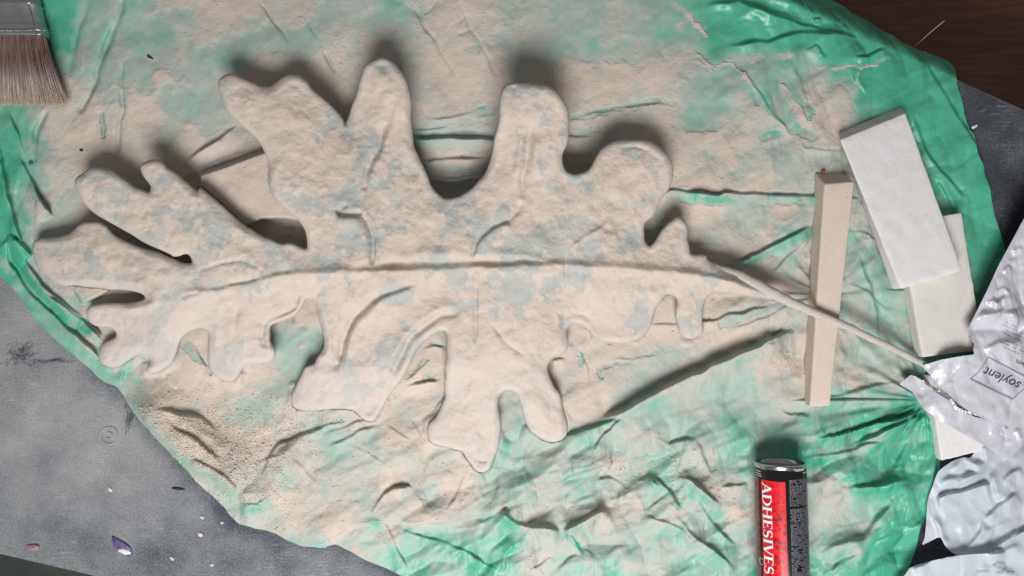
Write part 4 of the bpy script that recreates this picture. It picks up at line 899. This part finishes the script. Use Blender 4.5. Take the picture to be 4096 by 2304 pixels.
# ------------------------------------------------------------------ paintbrush
br = empty('paintbrush', U(-30, 150, .006), 'wide flat paintbrush with metal ferrule and dust tipped brown bristles, top left corner', 'paintbrush')
def brw(x, y, z): return U(x, y, z)
ZB0, ZB1 = .010, .034
def box_loft(name, secs, m, parent, seg=40, p=5.0):
    """secs: (y px, x left px, x right px, z low, z high): superellipse sections"""
    bm = bmesh.new(); rings = []
    for y, xl, xr, z0, z1 in secs:
        ring = []
        for k in range(seg):
            a = 2*math.pi*k/seg; c, s_ = math.cos(a), math.sin(a)
            ux = math.copysign(abs(c)**(2/p), c); uz = math.copysign(abs(s_)**(2/p), s_)
            z = (z0+z1)/2 + uz*(z1-z0)/2
            zz = (z0+z1)/2; k_ = (D-zz)/F
            ring.append(bm.verts.new((((xl+xr)/2+ux*(xr-xl)/2-CX)*k_, -(y-CY)*k_, z)))
        rings.append(ring)
    for a, b_ in zip(rings[:-1], rings[1:]):
        for k in range(seg): bm.faces.new([a[k], a[(k+1) % seg], b_[(k+1) % seg], b_[k]])
    bm.faces.new(rings[0]); bm.faces.new(rings[-1][::-1]); bmesh.ops.recalc_face_normals(bm, faces=bm.faces)
    return put(name, bm_mesh(name, bm), m, parent)
def fx(y, side): # ferrule side edge at photo y
    xr = 150 + (y)*(35/143.0)
    return xr if side else -60-xr
ys = [-90,-88,0,20,24,28,34,100,104,108,112,124,128,132,136,146,148]
secs = []
for y in ys:
    e = 3 if y in (24, 28, 108, 112, 124, 128) else 0
    if y in (-90,): e = -3
    secs.append((y, fx(y, 0)-e, fx(y, 1)+e, ZB0-.0004*e*.5, ZB1+.0004*e))
box_loft('ferrule', secs, M_SILVER, br, 48, 6)
bm = bmesh.new()
for i in range(54):
    x = -235 + i*7.8
    for yy, ln in ((115, 5),):
        z = ZB1+.0016
        c = U(x, 119, z)
        m_ = Matrix.Translation(c) @ Matrix.Rotation(.5, 4, 'Z') @ Matrix.Diagonal((.0007, .0019, .0007, 1))
        bmesh.ops.create_icosphere(bm, subdivisions=1, radius=1, matrix=m_)
put('crimp', bm_mesh('crimp', bm), M_RIM, br)
bm = bmesh.new()
ribbon_bm(bm, [(112, 18), (124, 55), (134, 96), (138, 108)], [2.2, 1.5, 1.2, 2.5], lambda x, y: U(x, y, ZB1+.0010))
ribbon_bm(bm, [(142, 126), (145, 144)], 2, lambda x, y: U(x, y, ZB1+.0012))
put('edge_bead', bm_mesh('edge_bead', bm), M_RIM, br)
bm = bmesh.new(); bmesh.ops.create_uvsphere(bm, u_segments=16, v_segments=8, radius=1, matrix=Matrix.Translation(U(108, 8, ZB1+.0006)) @ Matrix.Diagonal((.0045, .003, .0012, 1)))
put('rivet', bm_mesh('rivet', bm), M_SILVER, br)
box_loft('handle', [(-700,-90,30,.010,.032),(-500,-100,40,.010,.034),(-300,-110,50,.009,.035),(-160,-190,130,.010,.034),(-92,-220,160,.011,.033)], plain('varnished_wood', (.35, .18, .08), .35, 0, .2, 30), br, 40, 3)
# bristle core + strands
NS = 2600; rng = np.random.default_rng(3)
Vs, Fs, Al, To = [], [], [], []
def strand(p0, p1, p2, wd, tone, n=5):
    b0 = len(Vs)
    for i in range(n+1):
        t = i/n
        p = [(1-t)**2*p0[j]+2*t*(1-t)*p1[j]+t*t*p2[j] for j in range(3)]
        q = U(*p); w_ = wd*(1-.55*t)
        Vs.append((q[0]-w_, q[1], q[2]-w_*.4)); Vs.append((q[0]+w_, q[1], q[2]-w_*.4)); Vs.append((q[0], q[1], q[2]+w_))
        Al.extend([t]*3); To.extend([tone]*3)
        if i:
            a = b0+(i-1)*3
            for j in range(3): Fs.append((a+j, a+(j+1) % 3, a+3+(j+1) % 3, a+3+j))
for i in range(NS):
    u = rng.uniform(-1, 1); v = rng.uniform(0, 1)**.6
    x0 = -30+u*(212); z0 = .012 + v*.019
    spread = u*abs(u)*88 + rng.normal(0, 7)
    if u > .9 and rng.random() < .25: spread -= rng.uniform(0, 30)
    L = 418 + rng.normal(0, 4) - 22*max(0, abs(u)-.75)
    z2 = .008 + v*.016 - .004*rng.random()
    strand((x0, 140, z0), (x0+spread*.25+rng.normal(0, 4), 250, z0+.003), (x0+spread, L, z2), rng.uniform(.00022, .00042), rng.uniform(0, 1))
Vs.extend([]); Vn = np.array(Vs); Fn = np.array(Fs)
o_ = put('bristles', mesh_np('bristles', Vn, Fn, True, {'along': Al, 'tone': To}), M_BRIS, br); o_['kind'] = 'stuff'
core = box_loft('bristle_core', [(140,-236,182,.012,.0300),(200,-244,188,.0115,.0310),(280,-262,208,.010,.029),(350,-285,232,.009,.0250),(400,-300,250,.008,.0195),(408,-298,248,.009,.016)], M_BRIS, br, 48, 4)
cm = core.data
ya = np.empty(len(cm.vertices)*3); cm.vertices.foreach_get('co', ya); ya = ya.reshape(-1, 3)[:, 1]
al = (ya.max()-ya)/(ya.max()-ya.min())
for nme, vv in (('along', al), ('tone', np.full(len(al), .25))):
    a_ = cm.attributes.new(nme, 'FLOAT', 'POINT'); a_.data.foreach_set('value', vv.astype(np.float32))
# ------------------------------------------------------------------ small things
def blob(name, px, py, z, rx, ry, rz, m, label, cat, group=None, rot=0, seed=0, amp=.35):
    from mathutils import noise as mn
    bm = bmesh.new(); bmesh.ops.create_icosphere(bm, subdivisions=3, radius=1)
    for v in bm.verts: v.co *= 1 + amp*mn.noise(v.co*1.6+Vector((seed*3.1, 0, 0))) + amp*.4*mn.noise(v.co*5+Vector((seed, 2, 0)))
    k = (D-z)/F
    bmesh.ops.transform(bm, matrix=Matrix.Translation(U(px, py, z)) @ Matrix.Rotation(-rot, 4, 'Z') @ Matrix.Diagonal((rx*k, ry*k, rz, 1)), verts=bm.verts)
    o_ = put(name, bm_mesh(name, bm), m, at=U(px, py, z)); return tag(o_, label, cat, group)
M_CHIPB = plain('black_flake', (.006, .008, .008), .5); M_PURP = plain('purple_paint', (.10, .075, .17), .5, 0, .5, 150, .0006)
M_PINK = plain('dusty_pink_paint', (.28, .17, .18), .6, 0, .4, 150, .0006); M_WCH = plain('white_paint', (.6, .62, .64), .6, 0, .1, 100)
M_CRUMB = plain('beige_crumb', (.60, .52, .44), .9, 0, .15, 300, .0004)
blob('paint_flake', 325, 601, tarp_at(325, 601)+.0008, 8, 5, .0009, M_CHIPB, 'tiny black flake on the dusty bag, above the upper left leaf lobe', 'flake', 'dark flakes on the bag', seed=1)
blob('paint_flake', 600, 229, tarp_at(600, 229)+.0010, 15, 4, .0010, M_CHIPB, 'thin dark green sliver on the dusty bag right of the paintbrush', 'flake', 'dark flakes on the bag', rot=.5, seed=2)
blob('paint_flake', 122, 652, tarp_at(122, 652)+.0012, 8, 7, .0010, plain('green_flake', (.02, .12, .08), .5), 'small dark green flake in the fold at the left of the bag', 'flake', 'dark flakes on the bag', rot=.9, seed=3)
blob('paint_flake', 3294, 688, tarp_at(3294, 688)+.0035, 9, 6, .0025, plain('rusty_flake', (.42, .10, .04), .7), 'small rust red bit beside the upper end of the dusty foam strip', 'flake', seed=4)
blob('paint_chip', 488, 2188, .0008, 52, 19, .0022, M_PURP, 'purple paint chip on the grey worktop, lower left', 'paint chip', rot=.75, seed=5)
blob('paint_chip', 497, 2205, .0018, 26, 12, .0016, M_WCH, 'pale sliver of paint lying on the purple chip', 'paint chip', rot=.35, seed=6)
blob('paint_chip', 133, 2190, .0008, 26, 14, .0020, M_PINK, 'dusty pink paint chip on the worktop near the left bottom edge', 'paint chip', rot=-.1, seed=7)
blob('paint_chip', 3897, 507, .0006, 14, 6, .0010, M_WCH, 'white paint fleck on the dark worktop right of the bag', 'paint chip', rot=-.5, seed=8)
blob('paint_chip', 712, 1955, .0006, 24, 5, .0012, plain('dark_blue_scrap', (.02, .02, .04), .6), 'dark narrow scrap on the worktop below the bag edge', 'paint chip', rot=.1, seed=9)
CRB = [('largest beige crumb on the worktop, above right of the purple chip', 800, 2138, 15),('beige crumb on the worktop nearest the bag edge', 808, 2070, 11),
 ('pale crumb right of the purple chip, close to the bottom of the photo', 688, 2234, 12),('lone crumb on the worktop left of the dark scrap', 440, 1958, 14),
 ('crumb beside the corner of the green bag', 888, 2092, 10),('crumb low on the worktop next to a dark smear', 848, 2260, 11)]
for i, (lb, x, y, r_) in enumerate(CRB): blob('foam_crumb', x, y, .0004, r_*.75, r_*.5, .0011, M_CRUMB, lb, 'crumb', 'crumbs on the worktop', rot=random.random()*3, seed=20+i, amp=.6)
# ring mark left by a washer
bm = bmesh.new()
for R0, w_ in ((36, 2.0), (13, 1.6)):
    n = 40
    for k in range(n):
        pass
    pts = [(437+R0*math.cos(a), 1742+R0*.95*math.sin(a)) for a in np.linspace(0, 2*math.pi, 41)]
    pr = [(0, -w_), (0, w_)]
    rings = []
    for (x, y) in pts:
        dx, dy = (x-437)/R0, (y-1742)/R0
        rings.append([bm.verts.new(U(x-dx*w_*2, y-dy*w_*2, .0002)), bm.verts.new(U(x, y, .0016)), bm.verts.new(U(x+dx*w_*2, y+dy*w_*2, .0002))])
    for a, b_ in zip(rings[:-1], rings[1:]):
        for j in range(2): bm.faces.new([a[j], a[j+1], b_[j+1], b_[j]])
o_ = put('washer', bm_mesh('washer', bm), plain('dusty_washer', (.27, .26, .28), .8, 0, .2, 200, .0004), at=U(437, 1742, 0))
tag(o_, 'dust covered round washer lying on the grey worktop left of the bag', 'washer')
# lint and hairs on the worktop
cu_m = plain('dark_lint', (.035, .035, .055), .8)
def hair_bundle(name, centre, n, sx, sy, label, cat, seed):
    rg = np.random.default_rng(seed); V_, F_ = [], []
    for i in range(n):
        x, y = centre[0]+rg.normal(0, sx*.4), centre[1]+rg.normal(0, sy*.4); a = rg.uniform(0, 6.3); pts = []
        for k in range(14):
            pts.append((x, y, .0008+.0018*rg.random())); a += rg.normal(0, .6); x += math.cos(a)*sx*.16; y += math.sin(a)*sy*.2
        b0 = len(V_)
        for k, p in enumerate(pts):
            q = U(*p); r_ = .00010
            V_ += [(q[0]-r_, q[1]-r_, q[2]), (q[0]+r_, q[1]-r_, q[2]), (q[0], q[1]+r_, q[2]+r_)]
            if k:
                c_ = b0+(k-1)*3
                for j in range(3): F_.append((c_+j, c_+(j+1) % 3, c_+3+(j+1) % 3, c_+3+j))
    o_ = put(name, mesh_np(name, np.array(V_), np.array(F_)), cu_m, at=U(*centre, 0)); return tag(o_, label, cat)
hair_bundle('lint', (80, 1425), 40, 40, 22, 'tangle of dark lint on the grey worktop at the far left', 'lint', 1)
hair_bundle('lint', (200, 1445), 14, 60, 5, 'thin wisp of dark fluff on the worktop, trailing towards the bag edge', 'lint', 2)
hair_bundle('lint', (520, 1660), 26, 22, 34, 'dark fluff gathered on the worktop along the bag edge, near the washer', 'lint', 3)
# light reflection streak on the wooden floor, added as a thin pale tube
tube('light_streak', [U(3660+t*120-4*math.sin(t*3), 186-t*104, -.05+.0*t) for t in np.linspace(0, 1, 12)], [.0004]*12, plain('streak_highlight', (.75, .6, .52), .3), None, 6)
streak_o = bpy.data.objects['light_streak']; tag(streak_o, 'thin pale tube standing in for a light reflection past the top right edge of the bag', 'light streak')
# loose grains over the bag
rg = np.random.default_rng(12)
n = 26000
gx = rg.uniform(0, 4096, n); gy = rg.uniform(0, 2304, n)
ok = inside(gx, gy, TARP) & ~inside(gx, gy, LEAF)
gx, gy = gx[ok], gy[ok]; dd = tarp_dust(gx, gy)
cl = fbm(gx, gy, 120, 201, 4); ok = (dd > .62) & (rg.random(len(gx)) < sst(.42, .62, cl)*1.0+.12)
# heaps in the pocket at the lower left
hx = np.concatenate([rg.normal(760, 150, 3000), rg.normal(1000, 150, 2500), rg.normal(1000, 240, 1800), rg.normal(2560, 130, 500), rg.normal(2830, 90, 400)])
hy = np.concatenate([1700+(hx[:3000]-640)*.75+rg.normal(0, 55, 3000), rg.normal(1860, 110, 2500), rg.normal(1700, 60, 1800), rg.normal(1870, 40, 500), rg.normal(1960, 60, 400)])
hk = inside(hx, hy, TARP) & ~inside(hx, hy, LEAF)
gx = np.concatenate([gx[ok], hx[hk]]); gy = np.concatenate([gy[ok], hy[hk]])
gh = tarp_h(gx, gy)
ico_v = np.array([(1,0,0),(-1,0,0),(0,1,0),(0,-1,0),(0,0,1),(0,0,-1)], float); ico_f = np.array([(0,2,4),(2,1,4),(1,3,4),(3,0,4),(2,0,5),(1,2,5),(3,1,5),(0,3,5)])
n = len(gx); sz = rg.uniform(.00035, .00085, n)*(1+ (rg.random(n) < .06)*.9); k = (D-gh)/F
base = np.stack([(gx-CX)*k, -(gy-CY)*k, gh+sz*.4], 1)
jit = rg.uniform(.6, 1.3, (n, 6, 3)); Vg = (base[:, None, :] + ico_v[None]*jit*sz[:, None, None]).reshape(-1, 3)
Fg = (ico_f[None]+(np.arange(n)*6)[:, None, None]).reshape(-1, 3)
o_ = put('dust_grains', mesh_np('dust_grains', Vg, Fg, True), M_CRUMB); tag(o_, 'loose beige grains of sanding dust scattered over the green bag', 'dust', kind='stuff')
for o_ in bpy.data.objects:
    if '_o' in o_.keys(): del o_['_o']
print('tris', sum(len(m.loops)-2*len(m.polygons) for m in bpy.data.meshes))
